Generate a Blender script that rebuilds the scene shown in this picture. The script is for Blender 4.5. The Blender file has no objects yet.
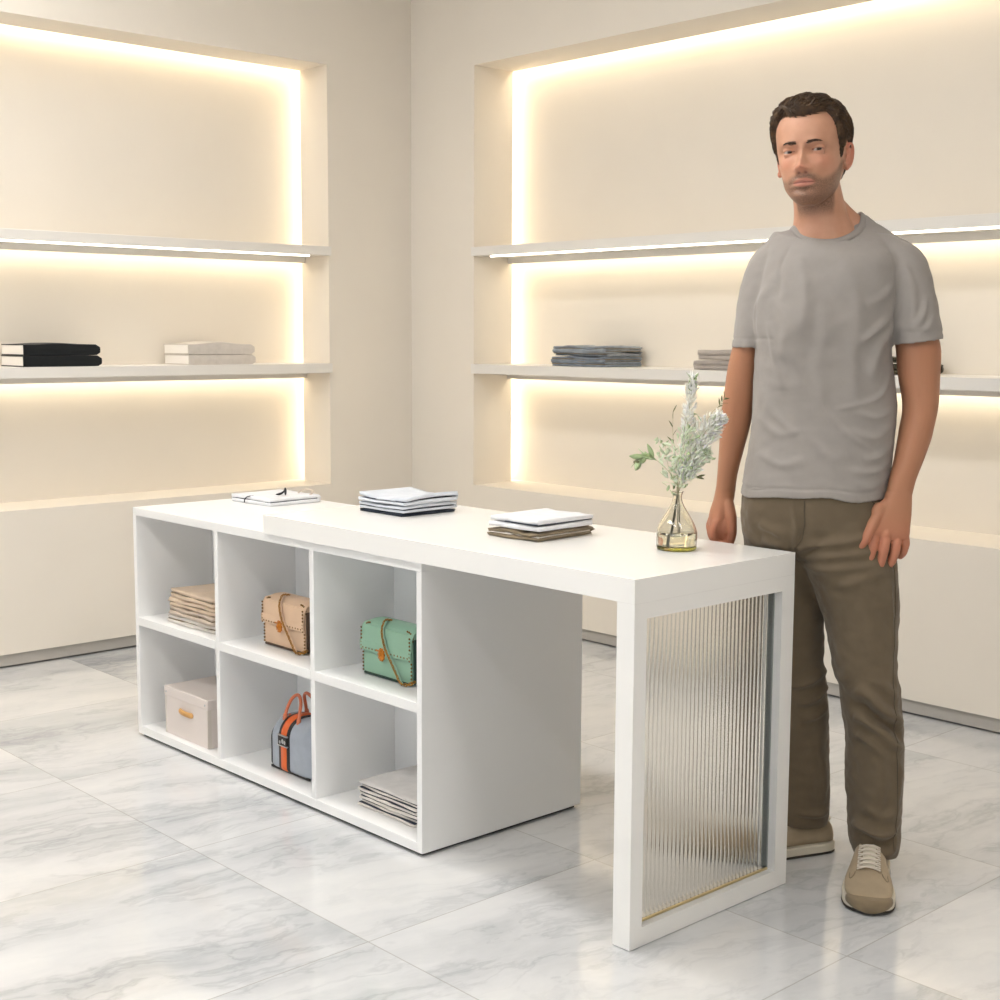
# Boutique interior: white display table and cabinet, lit wall niches, man standing behind the table end.
# Metres. The room corner is the origin: left wall is x = 0, right wall is y = 0.
LED_S, LED_U, LED_F = 8.5, 5.2, 4.5     # light strip strengths: slots, under shelves, shelf front lines
P_WIN, P_PANEL = 1150.0, 14.0
PANELS = ((1.9, -2.3, 3.0), (2.8, -4.0, 3.4), (5.6, -2.7, 1.7))  # added ceiling panels: place and length of each
EXPO = 0.14

import bpy, bmesh, math, random
import numpy as np
from mathutils import Vector, Matrix, noise as mnoise
from mathutils.bvhtree import BVHTree

SC = bpy.context.scene
COL = SC.collection
PI = math.pi
random.seed(11)
RNG = np.random.default_rng(5)


# ------------------------------------------------------------------ helpers
def lin(r, g, b):
    f = lambda c: (c / 255 / 12.92) if c / 255 <= 0.04045 else ((c / 255 + 0.055) / 1.055) ** 2.4
    return (f(r), f(g), f(b), 1.0)


def obj(name, bm_or_me, material=None, parent=None, smooth=False):
    """link a bmesh / mesh as ONE object"""
    if isinstance(bm_or_me, bmesh.types.BMesh):
        me = bpy.data.meshes.new(name)
        bmesh.ops.recalc_face_normals(bm_or_me, faces=bm_or_me.faces)
        bm_or_me.to_mesh(me)
        bm_or_me.free()
    else:
        me = bm_or_me
    if material is not None:
        me.materials.clear()
        for m in (material if isinstance(material, (list, tuple)) else [material]):
            me.materials.append(m)
    if smooth:
        for p in me.polygons:
            p.use_smooth = True
    o = bpy.data.objects.new(name, me)
    COL.objects.link(o)
    if parent is not None:
        o.parent = parent
    return o


def tag(o, label, cat, group=None):
    o['label'] = label
    o['category'] = cat
    if group:
        o['group'] = group
    return o


def thing(name, label, cat, loc=(0, 0, 0), rotz=0.0, group=None):
    o = bpy.data.objects.new(name, None)
    COL.objects.link(o)
    o.location = loc
    o.rotation_euler = (0, 0, rotz)
    o.empty_display_size = 0.05
    return tag(o, label, cat, group)


def struct(name, bm, m, parent=None):
    o = obj(name, bm, m, parent)
    if parent is None:
        o['kind'] = 'structure'
    return o


def box(bm, x0, x1, y0, y1, z0, z1, bev=0.0, seg=2):
    r = bmesh.ops.create_cube(bm, size=1.0)
    vs = r['verts']
    for v in vs:
        v.co = Vector(((x0 + x1) / 2 + v.co.x * (x1 - x0), (y0 + y1) / 2 + v.co.y * (y1 - y0), (z0 + z1) / 2 + v.co.z * (z1 - z0)))
    if bev > 0:
        es = list({e for v in vs for e in v.link_edges})
        bmesh.ops.bevel(bm, geom=es, offset=bev, segments=seg, affect='EDGES', profile=0.5)
    return bm


def nbox(*a, **k):
    return box(bmesh.new(), *a, **k)


def loft(bm, rings, cap0=True, cap1=True, closed=False):
    """rings: list of lists of 3D points, same count; builds a tube"""
    vr = [[bm.verts.new(p) for p in r] for r in rings]
    n = len(vr[0])
    m = len(vr)
    for i in range(m if closed else m - 1):
        a, b = vr[i], vr[(i + 1) % m]
        for j in range(n):
            k = (j + 1) % n
            bm.faces.new((a[j], a[k], b[k], b[j]))
    if not closed:
        if cap0:
            bm.faces.new(list(reversed(vr[0])))
        if cap1:
            bm.faces.new(vr[-1])
    return vr


def ell(cx, cy, z, a, b, n=28, rot=0.0, e=2.0):
    out = []
    for i in range(n):
        t = 2 * PI * i / n
        c, s = math.cos(t), math.sin(t)
        x = a * math.copysign(abs(c) ** (2 / e), c)
        y = b * math.copysign(abs(s) ** (2 / e), s)
        out.append((cx + x * math.cos(rot) - y * math.sin(rot), cy + x * math.sin(rot) + y * math.cos(rot), z))
    return out


def spline(pts, n):
    """Catmull-Rom resample of tuples (any dimension)"""
    P = np.array(pts, float)
    m = len(P)
    out = []
    for k in range(n):
        t = k / (n - 1) * (m - 1)
        i = min(int(t), m - 2)
        u = t - i
        p0, p1, p2, p3 = P[max(i - 1, 0)], P[i], P[i + 1], P[min(i + 2, m - 1)]
        out.append(0.5 * (2 * p1 + (p2 - p0) * u + (2 * p0 - 5 * p1 + 4 * p2 - p3) * u * u + (3 * p1 - p0 - 3 * p2 + p3) * u ** 3))
    return out


def tube(bm, pts, rad, n=10, flat=1.0, up=(0, 0, 1), round_ends=True, closed=False):
    """swept tube; rad a number or a list; flat squashes one axis"""
    P = [Vector(p) for p in pts]
    m = len(P)
    R = [rad] * m if isinstance(rad, (int, float)) else list(rad)
    rings = []
    nprev = None
    frames = []
    for i in range(m):
        if closed:
            t = (P[(i + 1) % m] - P[i - 1]).normalized()
        else:
            t = (P[min(i + 1, m - 1)] - P[max(i - 1, 0)]).normalized()
        if nprev is None:
            u = Vector(up)
            if abs(u.dot(t)) > 0.95:
                u = Vector((1, 0, 0)) if abs(t.x) < 0.9 else Vector((0, 1, 0))
            nrm = (u - t * u.dot(t)).normalized()
        else:
            nrm = (nprev - t * nprev.dot(t)).normalized()
        nprev = nrm
        frames.append((P[i], t, nrm, t.cross(nrm), R[i]))
    def ring(c, nrm, bn, r):
        return [c + nrm * (r * flat * math.cos(2 * PI * j / n)) + bn * (r * math.sin(2 * PI * j / n)) for j in range(n)]
    if round_ends and not closed:
        c, t, nn, bb, r = frames[0]
        for a in (75, 50, 25):
            rings.append(ring(c - t * r * math.sin(math.radians(a)), nn, bb, r * math.cos(math.radians(a))))
    for c, t, nn, bb, r in frames:
        rings.append(ring(c, nn, bb, r))
    if round_ends and not closed:
        c, t, nn, bb, r = frames[-1]
        for a in (25, 50, 75):
            rings.append(ring(c + t * r * math.sin(math.radians(a)), nn, bb, r * math.cos(math.radians(a))))
    loft(bm, rings, closed=closed)
    return bm


def ball(bm, c, rx, ry, rz, u=24, v=16, rot=None):
    r = bmesh.ops.create_uvsphere(bm, u_segments=u, v_segments=v, radius=1.0)
    M = Matrix.Diagonal((rx, ry, rz)).to_4x4()
    if rot is not None:
        M = rot.to_4x4() @ M
    M = Matrix.Translation(Vector(c)) @ M
    bmesh.ops.transform(bm, matrix=M, verts=r['verts'])


def lathe(bm, prof, n=48, c=(0, 0)):
    """closed profile list of (r, z)"""
    rings = [[(c[0] + r * math.cos(2 * PI * j / n), c[1] + r * math.sin(2 * PI * j / n), z) for j in range(n)] for r, z in prof]
    vr = [[bm.verts.new(p) for p in q] for q in rings]
    for i in range(len(vr) - 1):
        for j in range(n):
            k = (j + 1) % n
            bm.faces.new((vr[i][j], vr[i][k], vr[i + 1][k], vr[i + 1][j]))
    bmesh.ops.remove_doubles(bm, verts=bm.verts, dist=1e-6)
    return bm


def fuse(bm, voxel, smooth=4, fac=0.5):
    """union every closed shell of a bmesh into one continuous surface"""
    me = bpy.data.meshes.new('tmp')
    bmesh.ops.recalc_face_normals(bm, faces=bm.faces)
    bm.to_mesh(me)
    bm.free()
    o = bpy.data.objects.new('tmp', me)
    COL.objects.link(o)
    r = o.modifiers.new('r', 'REMESH')
    r.mode = 'VOXEL'
    r.voxel_size = voxel
    r.adaptivity = 0.0
    if smooth:
        s = o.modifiers.new('s', 'SMOOTH')
        s.factor = fac
        s.iterations = smooth
    dg = bpy.context.evaluated_depsgraph_get()
    dg.update()
    out = bpy.data.meshes.new_from_object(o.evaluated_get(dg))
    bpy.data.objects.remove(o)
    bpy.data.meshes.remove(me)
    return out


def coords(me):
    a = np.empty(len(me.vertices) * 3, np.float32)
    me.vertices.foreach_get('co', a)
    return a.reshape(-1, 3).astype(float)


def normals(me):
    a = np.empty(len(me.vertices) * 3, np.float32)
    me.vertex_normals.foreach_get('vector', a)
    return a.reshape(-1, 3).astype(float)


def setco(me, C):
    me.vertices.foreach_set('co', C.astype(np.float32).ravel())
    me.update()


def attr(me, name, vals):
    a = me.attributes.new(name, 'FLOAT', 'POINT')
    a.data.foreach_set('value', np.asarray(vals, np.float32))


def sstep(a, b, x):
    t = np.clip((x - a) / (b - a), 0, 1)
    return t * t * (3 - 2 * t)


# ------------------------------------------------------------------ materials
MATS = {}


class NT:
    def __init__(s, name):
        s.m = bpy.data.materials.new(name)
        s.m.use_nodes = True
        s.t = s.m.node_tree
        s.p = s.t.nodes['Principled BSDF']

    def n(s, typ, **kw):
        x = s.t.nodes.new(typ)
        for k, v in kw.items():
            if k.startswith('i_'):
                x.inputs[k[2:].replace('_', ' ')].default_value = v
            else:
                setattr(x, k, v)
        return x

    def l(s, a, b):
        s.t.links.new(a, b)

    def math(s, op, a, b=None, c=None):
        x = s.n('ShaderNodeMath', operation=op)
        for i, v in enumerate((a, b, c)):
            if v is None:
                continue
            if hasattr(v, 'is_linked'):
                s.l(v, x.inputs[i])
            else:
                x.inputs[i].default_value = v
        return x.outputs[0]

    def mix(s, f, a, b, mode='MIX'):
        x = s.n('ShaderNodeMix', data_type='RGBA', blend_type=mode)
        for k, v in ((0, f), (6, a), (7, b)):
            if hasattr(v, 'is_linked'):
                s.l(v, x.inputs[k])
            else:
                x.inputs[k].default_value = v
        return x.outputs[2]

    def ramp(s, f, *st):
        x = s.n('ShaderNodeValToRGB')
        e = x.color_ramp.elements
        while len(e) < len(st):
            e.new(0.5)
        for q, (p, c) in zip(e, st):
            q.position = p
            q.color = c if len(c) == 4 else (*c, 1)
        s.l(f, x.inputs[0])
        return x.outputs[0]


def mat(name, col, rough=0.5, bump=0.0, bscale=60.0, var=0.0, vscale=4.0, metal=0.0, spec=0.5, sheen=0.0, stretch=None, coat=0.0):
    if name in MATS:
        return MATS[name]
    t = NT(name)
    p = t.p
    p.inputs['Base Color'].default_value = col
    p.inputs['Roughness'].default_value = rough
    p.inputs['Metallic'].default_value = metal
    p.inputs['Specular IOR Level'].default_value = spec
    p.inputs['Sheen Weight'].default_value = sheen
    p.inputs['Coat Weight'].default_value = coat
    tc = t.n('ShaderNodeTexCoord')
    vec = tc.outputs['Object']
    if stretch:
        mp = t.n('ShaderNodeMapping')
        mp.inputs['Scale'].default_value = stretch
        t.l(vec, mp.inputs[0])
        vec = mp.outputs[0]
    if var > 0:
        nz = t.n('ShaderNodeTexNoise', i_Scale=vscale, i_Detail=4.0)
        t.l(vec, nz.inputs['Vector'])
        d = tuple(max(0.0, c * (1 - var)) for c in col[:3])
        h = tuple(min(1.0, c * (1 + var)) for c in col[:3])
        t.l(t.ramp(nz.outputs['Fac'], (0.3, d), (0.7, h)), p.inputs['Base Color'])
    if bump > 0:
        nb = t.n('ShaderNodeTexNoise', i_Scale=bscale, i_Detail=5.0)
        t.l(vec, nb.inputs['Vector'])
        b = t.n('ShaderNodeBump', i_Strength=bump, i_Distance=0.002)
        t.l(nb.outputs['Fac'], b.inputs['Height'])
        t.l(b.outputs['Normal'], p.inputs['Normal'])
    MATS[name] = t.m
    return t.m


def emit(name, col, s):
    t = NT(name)
    t.p.inputs['Base Color'].default_value = (0.9, 0.88, 0.8, 1)
    t.p.inputs['Emission Color'].default_value = col
    t.p.inputs['Emission Strength'].default_value = s
    MATS[name] = t.m
    return t.m


def fabric(name, col, rough=0.9, var=0.06, weave=900.0):
    """woven cloth: fine crossed threads in the bump, faint mottling in the colour"""
    if name in MATS:
        return MATS[name]
    t = NT(name)
    p = t.p
    p.inputs['Roughness'].default_value = rough
    p.inputs['Specular IOR Level'].default_value = 0.2
    p.inputs['Sheen Weight'].default_value = 0.15
    tc = t.n('ShaderNodeTexCoord')
    nz = t.n('ShaderNodeTexNoise', i_Scale=35.0, i_Detail=6.0)
    t.l(tc.outputs['Object'], nz.inputs['Vector'])
    d = tuple(c * (1 - var) for c in col[:3])
    h = tuple(min(1, c * (1 + var)) for c in col[:3])
    t.l(t.ramp(nz.outputs['Fac'], (0.3, d), (0.7, h)), p.inputs['Base Color'])
    w1 = t.n('ShaderNodeTexWave', bands_direction='X', i_Scale=weave, i_Distortion=0.5)
    w2 = t.n('ShaderNodeTexWave', bands_direction='Z', i_Scale=weave, i_Distortion=0.5)
    t.l(tc.outputs['Object'], w1.inputs['Vector'])
    t.l(tc.outputs['Object'], w2.inputs['Vector'])
    s = t.math('ADD', w1.outputs['Fac'], w2.outputs['Fac'])
    b = t.n('ShaderNodeBump', i_Strength=0.12, i_Distance=0.0006)
    t.l(s, b.inputs['Height'])
    t.l(b.outputs['Normal'], p.inputs['Normal'])
    MATS[name] = t.m
    return t.m


def marble():
    t = NT('polished_marble')
    p = t.p
    tc = t.n('ShaderNodeTexCoord')
    sp = t.n('ShaderNodeSeparateXYZ')
    t.l(tc.outputs['Object'], sp.inputs[0])
    TX, TY, OX, OY = 0.705, 0.68, 2.80, -1.712
    fx = t.math('DIVIDE', t.math('SUBTRACT', sp.outputs[0], OX), TX)
    fy = t.math('DIVIDE', t.math('SUBTRACT', sp.outputs[1], OY), TY)
    ix, iy = t.math('FLOOR', fx), t.math('FLOOR', fy)
    def dist(f, size):
        fr = t.math('FRACT', f)
        return t.math('MULTIPLY', t.math('MINIMUM', fr, t.math('SUBTRACT', 1.0, fr)), size)
    dj = t.math('MINIMUM', dist(fx, TX), dist(fy, TY))
    joint = t.math('LESS_THAN', dj, 0.0016)
    # each slab takes its own piece of stone
    cb = t.n('ShaderNodeCombineXYZ')
    t.l(ix, cb.inputs[0])
    t.l(iy, cb.inputs[1])
    wn = t.n('ShaderNodeTexWhiteNoise', noise_dimensions='3D')
    t.l(cb.outputs[0], wn.inputs['Vector'])
    off = t.n('ShaderNodeVectorMath', operation='SCALE')
    t.l(wn.outputs['Color'], off.inputs[0])
    off.inputs['Scale'].default_value = 7.0
    add = t.n('ShaderNodeVectorMath', operation='ADD')
    t.l(tc.outputs['Object'], add.inputs[0])
    t.l(off.outputs[0], add.inputs[1])
    rot = t.n('ShaderNodeMapping')
    rot.inputs['Rotation'].default_value = (0, 0, math.radians(9))
    t.l(add.outputs[0], rot.inputs[0])
    mp = t.n('ShaderNodeMapping')
    mp.inputs['Scale'].default_value = (3.6, 0.95, 1.0)
    t.l(rot.outputs[0], mp.inputs[0])
    warp = t.n('ShaderNodeTexNoise', i_Scale=2.2, i_Detail=4.0, i_Roughness=0.55)
    t.l(add.outputs[0], warp.inputs['Vector'])
    wsc = t.n('ShaderNodeVectorMath', operation='SCALE')
    t.l(warp.outputs['Color'], wsc.inputs[0])
    wsc.inputs['Scale'].default_value = 0.75
    ad2 = t.n('ShaderNodeVectorMath', operation='ADD')
    t.l(mp.outputs[0], ad2.inputs[0])
    t.l(wsc.outputs[0], ad2.inputs[1])
    cloud = t.n('ShaderNodeTexNoise', i_Scale=1.0, i_Detail=8.0, i_Roughness=0.62)
    t.l(ad2.outputs[0], cloud.inputs['Vector'])
    vein = t.n('ShaderNodeTexNoise', i_Scale=2.1, i_Detail=10.0, i_Roughness=0.6)
    t.l(ad2.outputs[0], vein.inputs['Vector'])
    vd = t.math('ABSOLUTE', t.math('SUBTRACT', vein.outputs['Fac'], 0.5))
    vmask = t.ramp(vd, (0.0, (1, 1, 1)), (0.035, (0, 0, 0)))
    patch = t.ramp(cloud.outputs['Fac'], (0.42, (0, 0, 0)), (0.68, (1, 1, 1)))
    base = t.ramp(cloud.outputs['Fac'], (0.30, lin(225, 225, 224)), (0.48, lin(213, 214, 215)), (0.60, lin(197, 199, 201)), (0.75, lin(170, 173, 177)))
    vm = t.math('MULTIPLY', t.math('ADD', t.math('MULTIPLY', patch, 0.75), 0.12), vmask)
    c1 = t.mix(t.math('MULTIPLY', vm, 0.6), base, lin(150, 153, 158))
    c2 = t.mix(t.math('MULTIPLY', joint, 0.5), c1, lin(150, 146, 138))
    t.l(c2, p.inputs['Base Color'])
    p.inputs['Roughness'].default_value = 0.09
    p.inputs['Specular IOR Level'].default_value = 0.8
    b = t.n('ShaderNodeBump', i_Strength=0.25, i_Distance=0.001)
    t.l(t.math('SUBTRACT', 1.0, joint), b.inputs['Height'])
    t.l(b.outputs['Normal'], p.inputs['Normal'])
    return t.m


def glass(name, col, rough=0.0, ior=1.45):
    t = NT(name)
    p = t.p
    p.inputs['Base Color'].default_value = col
    p.inputs['Roughness'].default_value = rough
    p.inputs['IOR'].default_value = ior
    p.inputs['Transmission Weight'].default_value = 1.0
    return t.m


M_WALL = mat('warm_plaster', lin(230, 223, 212), 0.85, bump=0.08, bscale=40, var=0.015, vscale=3)
M_CEIL = mat('white_ceiling_paint', lin(238, 234, 228), 0.9)
M_BASE = mat('grey_plinth_paint', lin(178, 174, 168), 0.45, var=0.02)
M_SHELF = mat('pale_shelf_lacquer', lin(228, 225, 220), 0.4, bump=0.03)
M_WHITE = mat('white_lacquer', lin(241, 241, 240), 0.32, bump=0.02, bscale=30)
M_TOP = mat('white_worktop', lin(242, 241, 238), 0.22, bump=0.015, bscale=25)
M_DARK = mat('gap_shade', lin(40, 42, 44), 0.7)
M_REFL = mat('warm_reflection', lin(216, 198, 152), 0.35, metal=1.0)
M_GOLD = mat('antique_gold', lin(176, 128, 62), 0.3, metal=1.0, var=0.15, vscale=80)
M_STEEL = mat('brushed_steel', lin(190, 190, 192), 0.3, metal=1.0)

# ------------------------------------------------------------------ the room
ZL, ZT, ZC = 0.593, 2.394, 3.05          # ledge, niche top, ceiling
RX, RY = 8.0, -8.0
YL, YLE = -0.461, -3.25                  # left niche from corner side to its far end
XR, XRE = 0.429, 3.60                    # right niche
DL, DR, BK = 0.2025, 0.227, 0.058        # reveal depth, slot depth behind it
SL = 0.09                                # width of the light slot

FLOOR = struct('floor', nbox(-0.4, RX + 0.4, RY - 0.4, 0.4, -0.1, 0.0), marble())
struct('ceiling', nbox(-0.4, RX + 0.4, RY - 0.4, 0.4, ZC, ZC + 0.1), M_CEIL)

bm = bmesh.new()
PL = 0.053
box(bm, -0.4, 0, RY, 0.0, PL, ZL)
box(bm, -DL, 0, YLE, YL, ZT, ZC)
box(bm, -0.4, -DL, YLE - SL, YL + SL, ZT + 0.05, ZC)
box(bm, -DL, 0, YL, 0.0, ZL, ZC)
box(bm, -0.4, -DL, YL + SL, 0.4, ZL, ZC)
box(bm, -DL, 0, RY, YLE, ZL, ZC)
box(bm, -0.4, -DL, RY, YLE - SL, ZL, ZC)
box(bm, -0.4, -DL - BK, YLE - SL, YL + SL, ZL, ZT + 0.05)
struct('wall_left', bm, M_WALL)
struct('baseboard_left', nbox(-0.3, -0.012, RY, 0, 0.007, PL), M_BASE)

bm = bmesh.new()
box(bm, 0, RX, 0, 0.4, PL, ZL)
box(bm, XR, XRE, 0, DR, ZT, ZC)
box(bm, XR - SL, XRE + SL, DR, 0.4, ZT + 0.05, ZC)
box(bm, 0, XR, 0, DR, ZL, ZC)
box(bm, -DL, XR - SL, DR, 0.4, ZL, ZC)
box(bm, XRE, RX, 0, DR, ZL, ZC)
box(bm, XRE + SL, RX, DR, 0.4, ZL, ZC)
box(bm, XR - SL, XRE + SL, DR + BK, 0.4, ZL, ZT + 0.05)
struct('wall_right', bm, M_WALL)
struct('baseboard_right', nbox(0, RX, 0.012, 0.3, 0.007, PL), M_BASE)
struct('wall_back', nbox(RX, RX + 0.2, RY, 0.4, 0, ZC), M_WALL)

# the far side, behind the photographer's left: a wall with a wide shop window
WX0, WX1, WZ0, WZ1 = 0.9, 6.3, 0.5, 2.75
bm = bmesh.new()
box(bm, -0.4, WX0, RY - 0.2, RY, 0, ZC)
box(bm, WX1, RX + 0.2, RY - 0.2, RY, 0, ZC)
box(bm, WX0, WX1, RY - 0.2, RY, 0, WZ0)
box(bm, WX0, WX1, RY - 0.2, RY, WZ1, ZC)
struct('wall_front', bm, M_WALL)

# ---- light strips in the niche slots
M_LED = emit('warm_led', (1.0, 0.87, 0.66, 1), LED_S)
M_LED2 = emit('warm_led_under_shelf', (1.0, 0.87, 0.66, 1), LED_U)
M_LED3 = emit('warm_led_front_line', (1.0, 0.9, 0.74, 1), LED_F)


def strip(label, *b):
    tag(obj('led_strip', nbox(*b), M_LED), label, 'light strip', 'light strips hidden in the niche slots')


xb = -DL - BK
strip('upright warm light strip hidden at the corner end of the left wall niche', xb + 0.012, xb + 0.046, YL + SL - 0.012, YL + SL - 0.002, ZL + 0.03, ZT + 0.03)
strip('level warm light strip along the top of the left wall niche', xb + 0.012, xb + 0.046, YLE, YL + 0.02, ZT + 0.038, ZT + 0.048)
yb = DR + BK
strip('upright warm light strip hidden at the corner end of the right wall niche', XR - SL + 0.002, XR - SL + 0.012, yb - 0.046, yb - 0.012, ZL + 0.03, ZT + 0.03)
strip('level warm light strip along the top of the right wall niche', XR - 0.02, XRE, yb - 0.046, yb - 0.012, ZT + 0.038, ZT + 0.048)


# ---- the four shelves, each with its front light line, rail and rear light strip
def shelf(side, z0, z1, label, line=False):
    t = thing('display_shelf', label, 'shelf', group='long lit shelves in the wall niches')
    PR, LIP = 0.012, 0.008

    def part(name, m, d0, d1, a, b, za, zb, bev=0.0):
        # d measured into the wall from its face, a..b along the wall
        if side == 'L':
            o = obj(name, nbox(-d1, -d0, b, a, za, zb, bev=bev), m, t)
        else:
            o = obj(name, nbox(a, b, d0, d1, za, zb, bev=bev), m, t)
        return o
    if side == 'L':
        a, b, D = YL, YLE, DL + BK
        sgn = -1
    else:
        a, b, D = XR, XRE, DR + BK
        sgn = 1
    e = 0.0015 * sgn
    bmn = bmesh.new()
    # board inside the niche plus a nosing that laps the wall face
    A, B = (b - e, a + e) if side == 'L' else (a + e, b - e)
    if side == 'L':
        box(bmn, -(D - 0.001), 0.0, A, B, z0, z1)
        box(bmn, -0.0, PR, A - LIP, B + LIP, z0, z1, bev=0.0015)
    else:
        box(bmn, A, B, 0.0, D - 0.001, z0, z1)
        box(bmn, A - LIP, B + LIP, -PR, 0.0, z0, z1, bev=0.0015)
    obj('board', bmn, M_SHELF, t)
    lo, hi = A, B
    i0, i1 = (0.03, 0.09) if side == 'L' else (0.09, 0.03)
    if line:
        part('front_light_line', M_LED3, 0.012, 0.022, lo + i0, hi - i1, z0 - 0.007, z0)
    part('rail', M_SHELF, D - 0.085, D - 0.070, lo, hi, z0 - 0.026, z0)
    part('rear_light_strip', M_LED2, D - 0.060, D - 0.025, lo + 0.03, hi - 0.03, z0 - 0.009, z0)
    return t


ZS = 1.1237                                  # top of the two lower shelves
shelf('L', 1.5893, 1.6275, 'upper lit shelf with nothing on it in the left wall niche', True)
shelf('L', 1.0826, ZS, 'lower lit shelf holding black and grey books in the left wall niche')
shelf('R', 1.5893, 1.6275, 'upper lit shelf with nothing on it, behind the head of the man', True)
shelf('R', 1.0826, ZS, 'lower lit shelf holding folded jeans in the right wall niche')

# ------------------------------------------------------------------ cabinet
X0, X1, Y0, Y1, ZCAB = 1.119, 2.515, -2.013, -1.4665, 0.7201
TB = 0.019
D1, D2 = 1.588, 2.0565
SH0, SH1 = 0.3531, 0.3782
BOT0, BOT1 = 0.009, 0.034
cab = thing('storage_cabinet', 'white six-cubby display cabinet standing under the long white table', 'cabinet', ((X0 + X1) / 2, (Y0 + Y1) / 2, 0))
cx, cy = (X0 + X1) / 2, (Y0 + Y1) / 2


def cpart(name, x0, x1, y0, y1, z0, z1, m=M_WHITE, bev=0.0012):
    return obj(name, nbox(x0 - cx, x1 - cx, y0 - cy, y1 - cy, z0, z1, bev=bev), m, cab)


cpart('top_panel', X0, X1, Y0, Y1, ZCAB - 0.024, ZCAB)
cpart('bottom_panel', X0 + TB, X1 - TB, Y0, Y1, BOT0, BOT1)
cpart('side_panel', X0, X0 + TB, Y0, Y1, BOT0, ZCAB - 0.024)
cpart('side_panel', X1 - TB, X1, Y0, Y1, BOT0, ZCAB - 0.024)
for d in (D1, D2):
    cpart('divider', d, d + TB, Y0 + 0.001, Y1 - 0.001, BOT1, ZCAB - 0.024)
for a, b in ((X0 + TB, D1), (D1 + TB, D2), (D2 + TB, X1 - TB)):
    cpart('cubby_shelf', a, b, Y0 + 0.0005, Y1 - 0.0005, SH0, SH1)
    for za, zb in ((BOT1, SH0), (SH1, ZCAB - 0.024)):
        cpart('back_panel', a, b, Y0 + 0.265, Y0 + 0.272, za, zb, bev=0)
cpart('plinth', X0 + 0.012, X1 - 0.012, Y0 + 0.012, Y1 - 0.012, 0.0, BOT0, M_DARK, 0)  # plinth coloured near-black for the shade of the gap

# ------------------------------------------------------------------ table
T0, T1, U0, U1, ZTB, ZTT, LT = 1.8676, 3.1966, -2.0272, -1.4933, 0.7206, 0.7708, 0.047
tab = thing('display_table', 'long white table lapping the cabinet, with one ribbed glass end leg', 'table', (T1 - LT, (U0 + U1) / 2, 0))
ox, oy = T1 - LT, (U0 + U1) / 2


def tpart(name, bm, m, smooth=False):
    bmesh.ops.translate(bm, verts=bm.verts, vec=(-ox, -oy, 0))
    return obj(name, bm, m, tab, smooth)


tpart('tabletop', nbox(T0, T1, U0, U1, ZTB, ZTT, bev=0.0004, seg=1), M_TOP)
GY0, GY1, GZ0, GZ1 = -1.990, -1.5375, 0.043, 0.688
bm = bmesh.new()
xa, xb2 = T1 - LT, T1
for (ya, ybb, za, zb) in ((U0, GY0, 0.002, ZTB), (GY1, U1, 0.002, ZTB), (GY0, GY1, 0.002, GZ0), (GY0, GY1, GZ1, ZTB)):
    box(bm, xa, xb2, ya, ybb, za, zb)
bmesh.ops.remove_doubles(bm, verts=bm.verts, dist=1e-5)
fr = tpart('end_frame', bm, M_TOP)
# ribbed glass: reeds on the outer side, flat behind
bm = bmesh.new()
NR, SEG = 33, 10
xg = T1 - 0.026
MARG = 0.016                                  # plain margin of the pane at the far jamb
W = (GY1 - GY0 - 0.004 - MARG) / NR
pts = []
for i in range(NR):
    for k in range(SEG):
        t = k / SEG
        pts.append((xg + 0.0012 * math.sin(PI * t) ** 0.8, GY0 + 0.002 + (i + t) * W))
pts.append((xg, GY1 - 0.002 - MARG))
pts.append((xg, GY1 - 0.002))
za, zb = GZ0 + 0.001, GZ1 - 0.001
F = [(bm.verts.new((x, y, za)), bm.verts.new((x, y, zb))) for x, y in pts]
B = [(bm.verts.new((xg - 0.005, y, za)), bm.verts.new((xg - 0.005, y, zb))) for x, y in pts]
for i in range(len(pts) - 1):
    bm.faces.new((F[i][0], F[i + 1][0], F[i + 1][1], F[i][1]))
    bm.faces.new((B[i + 1][0], B[i][0], B[i][1], B[i + 1][1]))
    bm.faces.new((B[i][0], B[i + 1][0], F[i + 1][0], F[i][0]))
    bm.faces.new((F[i][1], F[i + 1][1], B[i + 1][1], B[i][1]))
bm.faces.new((F[0][0], F[0][1], B[0][1], B[0][0]))
bm.faces.new((F[-1][1], F[-1][0], B[-1][0], B[-1][1]))
M_REED = glass('reeded_glass', lin(254, 254, 252), 0.13)
tpart('glass_panel', bm, M_REED)
bm = bmesh.new()
box(bm, xg - 0.012, xg + 0.006, GY1 - 0.004, GY1 - 0.0003, GZ0 + 0.001, GZ1 - 0.001)
tpart('jamb_shade_strip', bm, mat('jamb_shade', lin(132, 137, 134), 0.4))  # grey strip added on the jamb in place of its shaded reveal
bm = bmesh.new()
box(bm, xg + 0.004, xg + 0.010, GY0 + 0.0005, GY1 - 0.0045, GZ0, GZ0 + 0.005, bev=0.001)
tpart('reflection_strip', bm, M_REFL)  # metal strip added for the warm reflection along the bottom of the opening


# ------------------------------------------------------------------ folded cloth
def fold_profile(n, d, h, thick, jit, seed):
    """serpentine section of a cloth folded n layers deep: list of (y, z, nx?) centre line; folds at y=0 and y=d"""
    rr = random.Random(seed)
    lay = h / n
    out = []
    for i in range(n):
        z = lay * (i + 0.5)
        a, b = (0.0, d) if i % 2 == 0 else (d, 0.0)
        a += rr.uniform(0, jit)
        b += rr.uniform(-jit, 0) if b > a else rr.uniform(0, jit)
        N = 12
        for k in range(N + 1):
            u = k / N
            out.append((a + (b - a) * u, z))
        if i < n - 1:
            r = lay / 2
            s = 1 if b > a else -1
            for q in (-60, -30, 0, 30, 60):
                out.append((b + s * r * math.cos(math.radians(q)) * 0.9, z + r + r * math.sin(math.radians(q))))
    return out


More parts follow.
